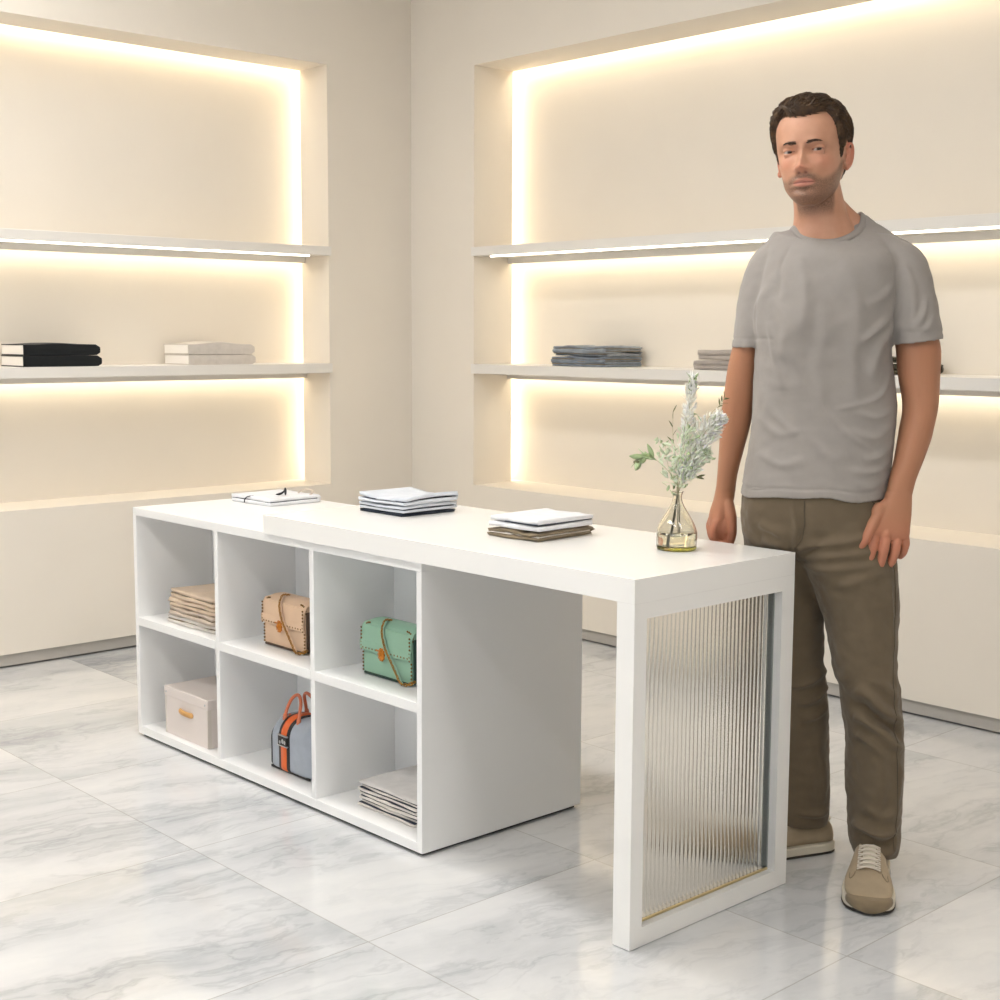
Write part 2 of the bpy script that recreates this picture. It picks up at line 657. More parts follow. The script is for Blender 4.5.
def garment(name, label, cat, group, w, d, h, n, m, loc, rotz, seed=1, sag=0.0, wob=0.0015, jit=0.006, gap=0.72, lift=None, start_open=False):
    """one folded garment: w along its front fold, d deep, h tall; front fold towards local -Y, origin at bottom centre"""
    lay = h / n
    th = lay * gap
    prof = fold_profile(n, d, h, th, jit, seed)
    P = [Vector((p[0], p[1])) for p in prof]
    L, R = [], []
    for i in range(len(P)):
        t = (P[min(i + 1, len(P) - 1)] - P[max(i - 1, 0)]).normalized()
        nn = Vector((-t.y, t.x))
        L.append(P[i] + nn * th / 2)
        R.append(P[i] - nn * th / 2)
    loop = L + list(reversed(R))
    NW = 22
    bm = bmesh.new()
    rings = []
    rr = random.Random(seed * 7 + 3)
    ph = [rr.uniform(0, 6.28) for _ in range(6)]
    for k in range(NW + 1):
        u = k / NW
        x = -w / 2 + w * u
        ring = []
        for q in loop:
            y, z = q.x - d / 2, q.y
            zz = z
            f = z / h
            zz += f * wob * (math.sin(9 * u + ph[0] + 14 * y) + 0.6 * math.sin(21 * u + ph[1] + 4 * f * 6))
            zz -= f * sag * ((2 * u - 1) ** 2)
            if lift:
                zz += f * lift(u, (y + d / 2) / d)
            yy = y + wob * 1.6 * math.sin(7 * u + ph[2] + 9 * f)
            ex = wob * 1.5 * math.sin(31 * f + ph[3]) * (1 if u in (0, 1) else 0)
            rnd = 1.0
            ring.append((x + ex, yy, max(0.0004, zz)))
        rings.append(ring)
    loft(bm, rings)
    o = obj(name, bm, m, None, smooth=True)
    md = o.data
    o.location = loc
    o.rotation_euler = (0, 0, rotz)
    tag(o, label, cat, group)
    return o


def autosmooth(o, ang=35):
    a = math.radians(ang)
    bm = bmesh.new()
    bm.from_mesh(o.data)
    for e in bm.edges:
        if len(e.link_faces) == 2 and e.calc_face_angle(0) > a:
            e.smooth = False
    bm.to_mesh(o.data)
    bm.free()


F_WHITE = fabric('white_cotton', lin(226, 227, 230))
F_PALE = fabric('pale_blue_grey_cotton', lin(208, 213, 221))
F_NAVY = fabric('navy_cotton', lin(44, 52, 66))
F_OLIVE = fabric('olive_brown_linen', lin(132, 118, 96))
F_BEIGE = fabric('beige_linen', lin(222, 200, 176))
F_TAUPE = fabric('taupe_linen', lin(206, 190, 174))
F_CREAM = fabric('cream_linen', lin(226, 220, 212))
F_STEEL = fabric('washed_grey_denim', lin(139, 146, 154), var=0.18)
F_STEEL2 = fabric('washed_blue_grey_denim', lin(128, 137, 148), var=0.18)
F_GREIGE = fabric('greige_knit', lin(186, 176, 168))
F_GREIGE2 = fabric('deeper_greige_knit', lin(174, 165, 158))
F_DOLIVE = fabric('dark_olive_wool', lin(66, 60, 46))
F_BLACK = fabric('black_cloth', lin(24, 27, 29), rough=0.8)
F_GCLOTH = fabric('pale_grey_cloth', lin(218, 214, 210))
M_PAPER = mat('paper_edges', lin(240, 236, 231), 0.8, bump=0.25, bscale=40, stretch=(1, 1, 25))
M_INK = mat('black_ink', lin(28, 30, 36), 0.7)

SG = dict(
    top='folded clothes on the table and cabinet top',
    cell='folded linens in the upper left cubby',
    cell2='striped-edge cloths in the lower right cubby',
    shelf='folded clothes on the right wall shelf',
    books='cloth-bound books on the left wall shelf')


def lining_or_gap_shade(o, w, d, h, n, m, seed, gap=0.72):
    """dark lining sheets between the folds; some stand for the shade of the gap"""
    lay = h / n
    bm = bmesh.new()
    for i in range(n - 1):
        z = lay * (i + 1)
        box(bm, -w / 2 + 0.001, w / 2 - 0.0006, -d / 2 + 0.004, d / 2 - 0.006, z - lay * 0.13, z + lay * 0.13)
    return obj('lining_or_gap_shade', bm, m, o)


# white shirt with the black brush mark on the left end of the cabinet top
a = 0.03
sh = garment('folded_shirt', 'white folded shirt with small black ribbon tie, on the bare cabinet top', 'shirt', SG['top'],
             0.212, 0.188, 0.025, 2, F_WHITE, (1.286, -1.605, ZCAB + 0.0002), a, 3, wob=0.0010, gap=0.88)
lining_or_gap_shade(sh, 0.212, 0.188, 0.025, 2, F_NAVY, 3)  # navy sheet stands for the shade inside the fold
bm = bmesh.new()
tube(bm, spline([(0.024, -0.010, 0.0262), (0.036, -0.004, 0.0285), (0.046, 0.002, 0.036), (0.052, 0.004, 0.0470)], 14), [0.003, 0.004, 0.005, 0.006, 0.006, 0.006, 0.0058, 0.0054, 0.005, 0.0046, 0.004, 0.0035, 0.003, 0.002], 8, flat=0.6)
tube(bm, spline([(0.051, 0.004, 0.0460), (0.053, 0.003, 0.036), (0.060, -0.002, 0.0275)], 8), [0.003, 0.0045, 0.005, 0.005, 0.0045, 0.004, 0.003, 0.002], 8, flat=0.6)
obj('ribbon_tie', bm, M_INK, sh)
bm = bmesh.new()
tube(bm, spline([(-0.022, -0.1000, 0.005), (-0.021, -0.0995, 0.013), (-0.014, -0.094, 0.0222), (0.002, -0.084, 0.0252)], 10), 0.0022, 8, flat=0.6)
obj('ribbon_end', bm, M_INK, sh)
bm = bmesh.new()
tube(bm, spline([(0.022, 0.075, 0.024), (0.030, 0.088, 0.034), (0.058, 0.092, 0.037), (0.090, 0.084, 0.032), (0.096, 0.066, 0.0245)], 16), 0.0022, 8)
obj('hanging_loop', bm, F_TAUPE, sh)

# three pale garments with dark linings in the middle of the table
bx, by, br = 2.060, -1.690, 0.02
lf = lambda u, v: 0.012 * (max(0, 2 * u - 1) ** 1.6) * v + 0.006 * max(0, 1 - 3 * u) - 0.004 * math.sin(PI * u) + 0.005 * math.sin(4 * v) * u
z = ZTT
for i, (w, d, h, m, lab) in enumerate((
        (0.184, 0.186, 0.007, F_NAVY, 'thin dark navy folded shirt at the bottom of the pale blue pile on the table'),
        (0.186, 0.188, 0.019, F_PALE, 'pale blue folded shirt in the middle of the pile beside the white shirt'),
        (0.190, 0.190, 0.021, F_PALE, 'pale folded shirt with upturned corner, topmost of the navy-lined pile'))):
    g = garment('folded_shirt', lab, 'shirt', SG['top'], w, d, h, 2, m, (bx + 0.004 * i, by - 0.002 * i, z + 0.0004), br + 0.03 * (i - 1), 11 + i, wob=0.0008, lift=lf if i == 2 else (lambda u, v: 0.45 * lf(u, v)) if i == 1 else None, gap=0.66)
    if i == 1:
        lining_or_gap_shade(g, w, d, h, 2, F_NAVY, 1)
    elif i == 2:
        bmn = bmesh.new()
        box(bmn, -w / 2 + 0.012, w / 2 - 0.012, -d / 2 + 0.005, d / 2 - 0.006, h * 0.42, h * 0.56)
        obj('lining_or_gap_shade', bmn, F_NAVY, g)
    z += h + 0.0016

# white and olive garments at the near end of the table
bx, by, br = 2.627, -1.735, 0.04
z = ZTT
for i, (w, d, h, n, m, lab) in enumerate((
        (0.164, 0.194, 0.021, 2, F_OLIVE, 'crumpled olive-brown folded shirt at the bottom of the pile nearest the vase'),
        (0.167, 0.198, 0.012, 1, F_WHITE, 'white folded shirt lying on the olive-brown one near the vase'),
        (0.162, 0.194, 0.011, 1, F_WHITE, 'white folded shirt with a dark edge, topmost of the pile nearest the vase'))):
    g = garment('folded_shirt', lab, 'shirt', SG['top'], w, d, h, n, m, (bx + 0.002 * i, by, z + 0.0004), br + 0.02 * (1 - i), 21 + i, wob=0.0030 if i == 0 else 0.0009, gap=0.76 if i == 0 else 0.9)
    if i == 0:
        lining_or_gap_shade(g, w, d, h, 2, F_CREAM, 2)
    elif i == 2:
        bmn = bmesh.new()
        box(bmn, -0.03, w / 2 - 0.001, -d / 2 + 0.003, d / 2 - 0.004, -0.0008, 0.0009)
        obj('dark_edge_sheet', bmn, F_NAVY, g)  # thin navy sheet under the top shirt
    z += h + 0.0030

# four linens in the upper left cubby
z = SH1
for i, (h, m, lab) in enumerate((
        (0.024, F_CREAM, 'cream folded linen at the bottom of the cubby pile above the box'),
        (0.024, F_TAUPE, 'taupe folded linen, second from the bottom of the pile above the box'),
        (0.025, F_BEIGE, 'beige folded linen, second from the top of the pile above the box'),
        (0.026, F_BEIGE, 'sandy beige folded linen, topmost of the pile above the box'))):
    w = 0.262 - 0.004 * i
    g = garment('folded_linen', lab, 'linen', SG['cell'], w, 0.21, h, 2, m, (1.386 + 0.004 * (i % 2) + 0.003 * i, -1.872 - 0.004 * (i % 2), z + 0.0005), 0.03 * (-1) ** i, 31 + i, wob=0.0022, gap=0.82)
    lining_or_gap_shade(g, w, 0.21, h, 2, F_OLIVE, 2)  # olive sheet put in as the dark of the gap between layers
    z += h + 0.0022

# seven pale cloths with dark edges in the lower right cubby
z = BOT1
CL = ('bottom cloth of the dark-edged pale pile on the cabinet floor', 'second cloth from the bottom of the dark-edged pile on the cabinet floor',
      'third cloth from the bottom of the dark-edged pile on the cabinet floor', 'middle cloth of the dark-edged pile on the cabinet floor',
      'third cloth from the top of the dark-edged pile on the cabinet floor', 'second cloth from the top of the dark-edged pile on the cabinet floor',
      'pale grey cloth on top of the dark-edged pile on the cabinet floor')
for i in range(7):
    h = 0.0086
    w = 0.236 - 0.003 * (i % 2)
    g = garment('folded_cloth', CL[i], 'cloth', SG['cell2'], w, 0.20, h, 1, F_GCLOTH if i == 6 else F_CREAM, (2.304 + 0.003 * ((i * 3) % 4 - 1), -1.856 + 0.0012 * ((i * 5) % 3 - 1), z + 0.0004), 0.006 * ((i * 2) % 5 - 2), 41 + i, wob=0.0014, gap=0.72)
    bmn = bmesh.new()
    box(bmn, -w / 2 + 0.003, w / 2 - 0.002, -0.0970, 0.097, h * 0.88 + 0.0004, h + 0.0009)
    obj('dark_layer', bmn, F_NAVY, g) if i < 6 else bmn.free()  # thin navy sheet on every cloth below the top one
    z += h + 0.0014


# garments on the right wall shelf
z = ZS
for i, (m, h, lab) in enumerate(((F_STEEL2, 0.040, 'lower pair of washed grey folded jeans on the right wall shelf'), (F_STEEL, 0.041, 'upper pair of washed grey folded jeans on the right wall shelf'))):
    w = 0.305 - 0.012 * i
    g = garment('folded_jeans', lab, 'jeans', SG['shelf'], w, 0.215, h, 4, m, (1.034 + 0.006 * i, 0.135, z + 0.0005), 0.0, 51 + i, wob=0.0022, gap=0.84, jit=0.012)
    lining_or_gap_shade(g, w, 0.215, h, 4, F_OLIVE, 1)  # olive sheets imitate shade between the layers of denim
    z += h + 0.002
z = ZS
for i, (m, h, lab) in enumerate(((F_GREIGE2, 0.036, 'lower greige folded sweater on the right wall shelf beside the man'), (F_GREIGE, 0.038, 'upper greige folded sweater on the right wall shelf beside the man'))):
    w = 0.325 - 0.015 * i
    garment('folded_sweater', lab, 'sweater', SG['shelf'], w, 0.2, h, 2, m, (1.80 + 0.012 * i, 0.13, z + 0.0005), 0.0, 61 + i, wob=0.001, gap=0.97, sag=0.003)
    z += h + 0.002
z = ZS
for i, (h, lab) in enumerate(((0.036, 'dark olive folded wool sweater peeking out behind the arm of the man'), (0.02, 'small dark olive folded scarf on top of the sweater behind the man'))):
    garment('folded_sweater' if i == 0 else 'folded_scarf', lab, 'sweater' if i == 0 else 'scarf', SG['shelf'], 0.3, 0.2 - 0.03 * i, h, 2, F_DOLIVE, (2.398 - 0.004 * i, 0.135, z + 0.0005), 0.0, 71 + i, wob=0.0015)
    z += h + 0.002


# books on the left wall shelf: cloth cover wrapped round a pale page block
def book(label, m, y0, y1, z, bulge, seed, off=0.0):
    w, d, h = y1 - y0, 0.20, 0.0415
    t = thing('book', label, 'book', (-0.030 - d / 2 - off, (y0 + y1) / 2, z + 0.0004), 0.0, SG['books'])
    obj('page_block', nbox(-d / 2 + 0.004, d / 2 - 0.006, -w / 2, w / 2 - 0.03, 0.004, h - 0.004), M_PAPER, t)
    # soft cover: rounded towards the far end, open at the near end
    bm = bmesh.new()
    rings = []
    N = 20
    for k in range(N + 1):
        u = k / N
        y = -w / 2 - 0.001 + (w + 0.001) * u
        r = 1.0
        if u > 0.93:
            r = math.sqrt(max(0.0, 1 - ((u - 0.93) / 0.07) ** 2)) * 0.45 + 0.55
        hh = h * r
        zc = h / 2
        bz = bulge * math.exp(-((u - 0.45) / 0.22) ** 2)
        ring = [(d / 2, y, zc + hh / 2 + bz - 0.002), (d / 2 + 0.0015, y, zc), (d / 2, y, zc - hh / 2), (-d / 2, y, zc - hh / 2), (-d / 2, y, zc - hh / 2 + 0.0035)]
        if u < 0.9:
            ring += [(d / 2 - 0.005, y, zc - hh / 2 + 0.0035), (d / 2 - 0.005, y, zc + hh / 2 - 0.0035)]
        else:
            q = 0.0035
            ring += [(d / 2 - 0.005, y, zc - hh / 2 + q), (d / 2 - 0.005, y, zc + hh / 2 - q)]
        ring += [(-d / 2, y, zc + hh / 2 - 0.0035 + bz), (-d / 2, y, zc + hh / 2 + bz), (0, y, zc + hh / 2 + bz * 1.2), (d / 2 - 0.006, y, zc + hh / 2 + bz)]
        rings.append(ring)
    loft(bm, rings)
    obj('cover', bm, m, t)
    return t


book('lower black cloth-bound book with white page ends on the left wall shelf', F_BLACK, -1.834, -1.520, ZS, 0.0, 1)
book('upper black cloth-bound book with white page ends on the left wall shelf', F_BLACK, -1.832, -1.526, ZS + 0.0425, 0.005, 2)
F_BKG = fabric('pale_grey_book_cloth', lin(206, 199, 191))
book('lower pale grey cloth-bound book with white page ends on the left wall shelf', F_BKG, -1.137, -0.822, ZS, 0.0, 3)
book('upper pale grey cloth-bound book with bulging cover on the left wall shelf', F_BKG, -1.139, -0.826, ZS + 0.0425, 0.010, 4)

# ------------------------------------------------------------------ handbags
def rrect(w, h, rt, rb, n=6):
    """rounded rectangle outline in (x, z); rt top corner radius, rb bottom"""
    out = []
    for cxx, czz, r, a0 in ((w / 2 - rb, rb, rb, -90), (w / 2 - rt, h - rt, rt, 0), (-w / 2 + rt, h - rt, rt, 90), (-w / 2 + rb, rb, rb, 180)):
        for k in range(n + 1):
            a = math.radians(a0 + 90 * k / n)
            out.append((cxx + r * math.cos(a), czz + r * math.sin(a)))
    return out


M_STUD = mat('dark_gold_studs', lin(128, 96, 56), 0.35, metal=1.0)


def handbag(label, leather, dark, loc, rotz):
    t = thing('handbag', label, 'handbag', loc, rotz, 'chain-strap handbags in the cubbies')
    w, h, d = 0.206, 0.140, 0.080
    # body: softly pillowed box, gussets at the sides
    bm = bmesh.new()
    rings = []
    for k in range(13):
        u = k / 12
        y = -d / 2 + d * u
        s = 1 - 0.06 * (abs(2 * u - 1) ** 6)
        rings.append([(x * (0.985 if 0 < k < 12 else 0.965) * (1 - 0.02 * math.sin(PI * u)), y, 0.002 + z * s) for x, z in rrect(w, h - 0.004, 0.030, 0.012)])
    loft(bm, rings)
    body = obj('body', bm, leather, t, True)
    autosmooth(body, 40)
    # side gussets, coloured dark for the shade on the bag ends
    for s in (-1, 1):
        bm = bmesh.new()
        box(bm, s * (w / 2 - 0.001) - 0.0030, s * (w / 2 - 0.001) + 0.0030, -d / 2 + 0.003, d / 2 - 0.004, 0.005, h - 0.022, bev=0.0025)
        obj('gusset', bm, dark, t)
    # base piping
    bm = bmesh.new()
    tube(bm, [(-w / 2 + 0.012, -d / 2 - 0.001, 0.0042), (w / 2 - 0.012, -d / 2 - 0.001, 0.0042)], 0.0034, 8)
    obj('base_piping', bm, dark, t, True)
    # flap: front panel from the back over the top to mid height
    bm = bmesh.new()
    prof = [(d / 2 - 0.002, h - 0.020), (d / 2 - 0.012, h - 0.001), (d / 2 - 0.03, h + 0.003), (-d / 2 + 0.026, h + 0.003), (-d / 2 + 0.008, h - 0.004), (-d / 2 - 0.003, h - 0.020), (-d / 2 - 0.0065, h - 0.045), (-d / 2 - 0.006, 0.066)]
    prof = spline(prof, 30)
    rings = []
    NX = 24
    for j, (y, z) in enumerate(prof):
        f = j / 29
        up, lo = [], []
        for k in range(NX + 1):
            x = -w / 2 + w * k / NX
            q = abs(2 * k / NX - 1)
            dz = -0.012 * max(0, 1 - q * 2.2) * max(0, (f - 0.8) / 0.2)       # tongue dips at the clasp
            pin = -0.010 * max(0, q - 0.84) / 0.16 * (1 if f < 0.4 else max(0, 1 - (f - 0.4) / 0.2))
            up.append((x * 1.004, y, z + dz + pin))
        tn = (prof[min(j + 1, 29)] - prof[max(j - 1, 0)])
        tn = tn / np.linalg.norm(tn)
        nv = (-tn[1], tn[0])
        if j < 14 and nv[1] < 0:
            nv = (-nv[0], -nv[1])
        th = 0.0024
        sg = 1 if (nv[1] > 0 or nv[0] < 0) else -1
        lo = [(x, yy - sg * nv[0] * th, zz - sg * nv[1] * th) for x, yy, zz in up]
        rings.append(up + list(reversed(lo)))
    loft(bm, rings)
    fl = obj('flap', bm, leather, t, True)
    autosmooth(fl, 50)
    # studs along the edges: one part, a row of beads
    yf = -d / 2 - 0.0075
    rows = {-1: [], 1: [], 'a': [], 'b': []}
    for s in (-1, 1):
        for k in range(13):
            z = 0.010 + (h - 0.028) * k / 12
            rows[s].append((s * (w / 2 - 0.0045), yf + (0.006 if z < 0.066 else 0), z))
        for k in range(6):
            a = math.radians(90 * k / 5)
            rows[s].append((s * (w / 2 - 0.026 + 0.022 * math.cos(a)), -d / 2 + 0.004, h - 0.026 + 0.022 * math.sin(a)))
    for k in range(15):
        x = -w / 2 + 0.012 + (w - 0.024) * k / 14
        if abs(x + 0.012) > 0.022:
            rows['a' if x < 0 else 'b'].append((x, yf - 0.0002, 0.071))
    for r in rows.values():
        bm = bmesh.new()
        for p in r:
            ball(bm, p, 0.0030, 0.0022, 0.0028, 8, 6)
        o_ = obj('stud_row', bm, M_STUD, t, True)
    # clasp: domed rosette with a plate behind
    bm = bmesh.new()
    ycl = -d / 2 - 0.0085
    ball(bm, (-0.012, ycl, 0.064), 0.0125, 0.007, 0.0150, 20, 12)
    for k in range(10):
        a = 2 * PI * k / 10
        ball(bm, (-0.012 + 0.0112 * math.cos(a), ycl - 0.001, 0.064 + 0.0138 * math.sin(a)), 0.0036, 0.0034, 0.0040, 10, 8)
    ball(bm, (-0.012, ycl - 0.006, 0.064), 0.005, 0.004, 0.006, 12, 8)
    ball(bm, (-0.032, ycl + 0.002, 0.072), 0.0075, 0.0030, 0.0045, 10, 8)
    obj('clasp', bm, mat('amber_gold', lin(190, 118, 48), 0.3, metal=0.85, var=0.2, vscale=120), t, True)
    # chain strap: links hang from the top, cross the front and trail on the shelf
    path = spline([(-0.030, 0.002, h + 0.003), (-0.022, -d / 2 + 0.012, h + 0.008), (-0.012, -d / 2 - 0.008, h - 0.014), (0.006, -d / 2 - 0.0135, 0.088), (0.030, -d / 2 - 0.0135, 0.055), (0.052, -d / 2 - 0.012, 0.024), (0.064, -d / 2 - 0.012, 0.009), (0.082, -d / 2 - 0.018, 0.0066), (0.098, -d / 2 - 0.012, 0.0068), (0.107, -d / 2 + 0.002, 0.014)], 60)
    cum = [0.0]
    for i in range(1, len(path)):
        cum.append(cum[-1] + float(np.linalg.norm(path[i] - path[i - 1])))
    n = int(cum[-1] / 0.0072)
    bm = bmesh.new()
    for k in range(n):
        s = (k + 0.5) / n * cum[-1]
        i = max(1, min(len(path) - 1, int(np.searchsorted(cum, s))))
        c = Vector(path[i - 1] + (path[i] - path[i - 1]) * ((s - cum[i - 1]) / max(1e-9, cum[i] - cum[i - 1])))
        tg = Vector(path[i] - path[i - 1]).normalized()
        side = tg.cross(Vector((0, 1, 0.2))).normalized()
        if k % 2:
            side = (side * 0.5 + tg.cross(side) * 0.85).normalized()
        loop = []
        for q in range(12):
            aa = 2 * PI * q / 12
            loop.append(c + tg * (0.0056 * math.cos(aa)) + side * (0.0038 * math.sin(aa)))
        tube(bm, loop, 0.0012, 6, closed=True)
    ch = obj('chain', bm, M_GOLD, t, True)
    # leather ribbon threaded along the chain, on its inner side
    bm = bmesh.new()
    tube(bm, [(p[0] + 0.0045, p[1] + 0.002, p[2] + 0.001) for p in path[8:44]], 0.0022, 8, flat=0.5)
    obj('strap', bm, leather, t, True)
    return t


L_BEIGE = mat('beige_leather', lin(216, 184, 154), 0.42, bump=0.15, bscale=350, var=0.03, vscale=20)
L_GREEN = mat('sage_green_leather', lin(138, 176, 152), 0.42, bump=0.15, bscale=350, var=0.03, vscale=20)
L_DKBR = mat('brown_piping_side_shade', lin(74, 54, 40), 0.5)
L_DKGR = mat('green_piping_side_shade', lin(30, 58, 48), 0.5)
hb = handbag('beige leather handbag with gold chain and rosette clasp in the upper middle cubby', L_BEIGE, L_DKBR, (1.809, -1.885, SH1 + 0.0003), 0.0)
hb2 = handbag('sage green leather handbag with gold chain and rosette clasp in the upper right cubby', L_GREEN, L_DKGR, (2.271, -1.885, SH1 + 0.0003), 0.0)

# ------------------------------------------------------------------ storage box
M_BOX = mat('greige_board', lin(222, 212, 206), 0.75, bump=0.05, bscale=200)
M_BOXS = mat('greige_board_side', lin(206, 188, 172), 0.75)
bx = thing('storage_box', 'lidded greige storage box with tan leather pull in the lower left cubby', 'box', (1.377, -1.873, BOT1 + 0.0003))
w, d, h = 0.246, 0.235, 0.148
obj('box_body', nbox(-w / 2, w / 2, -d / 2, d / 2, 0, h - 0.004, bev=0.002), M_BOX, bx)
bm = bmesh.new()
box(bm, -w / 2 - 0.003, w / 2 + 0.003, -d / 2 - 0.003, d / 2 + 0.003, h - 0.030, h, bev=0.003)
obj('lid', bm, M_BOX, bx)
bm = bmesh.new()
tube(bm, spline([(-0.032, -d / 2 - 0.001, 0.085), (-0.026, -d / 2 - 0.007, 0.085), (0, -d / 2 - 0.011, 0.084), (0.026, -d / 2 - 0.007, 0.083), (0.032, -d / 2 - 0.001, 0.083)], 14), 0.0085, 10, flat=1.0)
for v in bm.verts:
    v.co.y = -d / 2 - 0.001 + (v.co.y + d / 2 + 0.001) * 0.55
obj('handle', bm, mat('tan_leather', lin(206, 156, 92), 0.5, var=0.06, vscale=60), bx, True)
for s in (-1, 1):
    bm = bmesh.new()
    ball(bm, (s * (w / 2 - 0.010), -d / 2 - 0.0035, h - 0.017), 0.0035, 0.002, 0.0035, 12, 8)
    obj('rivet', bm, M_STEEL, bx, True)
M_BIND = mat('pale_binding', lin(214, 206, 196), 0.7)
for s in (-1, 1):
    obj('corner_binding', nbox(s * (w / 2 - 0.0025) - 0.003, s * (w / 2 - 0.0025) + 0.003, -d / 2 - 0.0012, -d / 2 + 0.012, 0.001, h - 0.031, bev=0.0008), M_BIND, bx)

# ------------------------------------------------------------------ bowling bag
G_GREY = fabric('blue_grey_canvas', lin(164, 171, 181), rough=0.75)
L_ORANGE = mat('orange_leather', lin(226, 104, 44), 0.42, bump=0.1, bscale=300)
L_COPPER = mat('copper_leather', lin(214, 122, 86), 0.38, bump=0.1, bscale=300)
L_BLACK = mat('black_leather', lin(32, 28, 28), 0.45)
bg = thing('bowling_bag', 'blue-grey bowling bag with orange centre stripe and orange handles in the lower middle cubby', 'bag', (1.853, -1.884, BOT1 + 0.0003), 0.0)
w, d, h = 0.205, 0.125, 0.152


def bagpt(u, v):
    """cross-section in (y, z) around the bag, u 0..1 from the front bottom over the top to the back bottom; v across"""
    out = rrect(d, h, 0.052, 0.014, 8)
    return out


bm = bmesh.new()
rings = []
for k in range(17):
    u = k / 16
    x = -w / 2 + w * u
    q = abs(2 * u - 1)
    s = (1 - max(0, (q - 0.60) / 0.40) ** 2.4 * 0.25)
    rings.append([(x, y * s, 0.001 + (z - h * 0.45) * s + h * 0.45 - h * 0.45 * (1 - s)) for y, z in rrect(d, h, 0.052, 0.016, 8)])
loft(bm, rings)
bd = obj('body', bm, G_GREY, bg, True)
# centre stripe: black band with an orange band on it, wrapping front, top and back
def band(x0, x1, off, m, name):
    bm = bmesh.new()
    o = rrect(d + 2 * off, h + off, 0.052 + off, 0.016, 8)
    # start at the bottom of the back, end at the bottom of the front: closed ring is fine
    rings = []
    for x, f in ((x0, 0.0), (x0 + 0.0015, 1), (x1 - 0.0015, 1), (x1, 0.0)):
        oo = off * (f - 1) * 0.6
        rings.append([(x, y * (1 + 2 * oo / d), 0.0012 + z * (1 + oo / h)) for y, z in o])
    loft(bm, rings)
    return obj(name, bm, m, bg, True)


XS = -0.020
band(XS - 0.026, XS + 0.026, 0.0022, L_BLACK, 'stripe_border')
band(XS - 0.014, XS + 0.014, 0.0038, L_ORANGE, 'stripe')
bm = bmesh.new()
box(bm, XS - 0.021, XS + 0.021, -d / 2 - 0.0085, -d / 2 - 0.0035, 0.078, 0.106, bev=0.002)
pl = obj('name_plate', bm, L_BLACK, bg)
bm = bmesh.new()
for zz in (0.0765, 0.1055):
    box(bm, XS - 0.024, XS + 0.024, -d / 2 - 0.009, -d / 2 - 0.0035, zz, zz + 0.0035, bev=0.001)
ball(bm, (XS + 0.003, -d / 2 - 0.0088, 0.092), 0.005, 0.002, 0.007, 10, 8)
ball(bm, (XS - 0.010, -d / 2 - 0.0088, 0.088), 0.004, 0.0018, 0.005, 10, 8)
ball(bm, (XS + 0.013, -d / 2 - 0.0088, 0.090), 0.004, 0.0018, 0.006, 10, 8)
obj('plate_trim', bm, M_STEEL, pl, True)
for y0 in (-0.030, 0.030):
    bm = bmesh.new()
    tube(bm, spline([(XS - 0.034, y0 * 1.25, h - 0.018), (XS - 0.032, y0 * 1.1, h + 0.014), (XS - 0.022, y0 * 0.7, h + 0.048), (XS, y0 * 0.5, h + 0.062), (XS + 0.022, y0 * 0.7, h + 0.048), (XS + 0.032, y0 * 1.1, h + 0.014), (XS + 0.034, y0 * 1.25, h - 0.018)], 26), 0.0048, 10)
    hd = obj('handle', bm, L_COPPER, bg, True)
    for s in (-1, 1):
        bm = bmesh.new()
        tube(bm, [(XS + s * 0.033, y0 * 1.2, h + 0.002), (XS + s * 0.034, y0 * 1.28, h - 0.016)], 0.0065, 10)
        obj('handle_tab', bm, L_COPPER, hd, True)
bm = bmesh.new()
tube(bm, spline([(-w / 2 + 0.008, -0.018, h - 0.020), (-0.05, -0.022, h - 0.002), (XS - 0.03, -0.024, h + 0.001)], 10), 0.004, 8)
obj('zip_pull', bm, L_COPPER, bg, True)
bm = bmesh.new()
for s in (-1, 1):
    q = 0.72
    tube(bm, [(s * w / 2 * 0.98, y * 0.80, 0.0025 + max(0.002, z) * 0.8) for y, z in rrect(d, h, 0.052, 0.016, 8)], 0.0028, 8, closed=True)
tube(bm, [(-w / 2 + 0.012, -d / 2 + 0.006, 0.0045), (w / 2 - 0.012, -d / 2 + 0.006, 0.0045)], 0.004, 8)
obj('piping', bm, L_BLACK, bg, True)

# ------------------------------------------------------------------ vase and sprigs
VX, VY, VZ = 2.992, -1.660, ZTT
M_VASE = glass('pale_amber_glass', lin(253, 252, 244), 0.0, 1.45)
M_WATER = glass('water', lin(250, 250, 240), 0.0, 1.33)
M_GRN = glass('green_glass_base', lin(206, 204, 92), 0.02, 1.45)
vs = thing('glass_vase', 'clear bottle-shaped glass vase with a green base on the table end', 'vase', (VX, VY, VZ))
R = 0.0455
outer = [(0.0, 0.0003), (R - 0.006, 0.0003), (R - 0.001, 0.003), (R, 0.008), (R + 0.0006, 0.036), (R - 0.001, 0.044), (R - 0.006, 0.058), (R - 0.015, 0.075), (R - 0.0255, 0.092), (0.0135, 0.104), (0.0108, 0.114), (0.0104, 0.122), (0.0125, 0.129), (0.0148, 0.1315)]
ip = [(0.0135, 0.1320), (0.0108, 0.1288), (0.0088, 0.122), (0.0092, 0.114), (0.0118, 0.1045), (R - 0.0274, 0.0915), (R - 0.017, 0.0745), (R - 0.008, 0.0575), (R - 0.003, 0.0437), (R - 0.0017, 0.036), (R - 0.002, 0.0115), (R - 0.007, 0.0098), (0.0, 0.0096)]
po = [tuple(q) for q in spline(outer, 44)]
pi_ = [tuple(q) for q in spline(ip, 44)]
po = [(max(0, r), max(0.0003, z)) for r, z in po]
pi_ = [(max(0, r), max(0.0094, z)) for r, z in pi_]
bm = bmesh.new()
lathe(bm, po + pi_, 56)
obj('vase_body', bm, M_VASE, vs, True)
bm = bmesh.new()
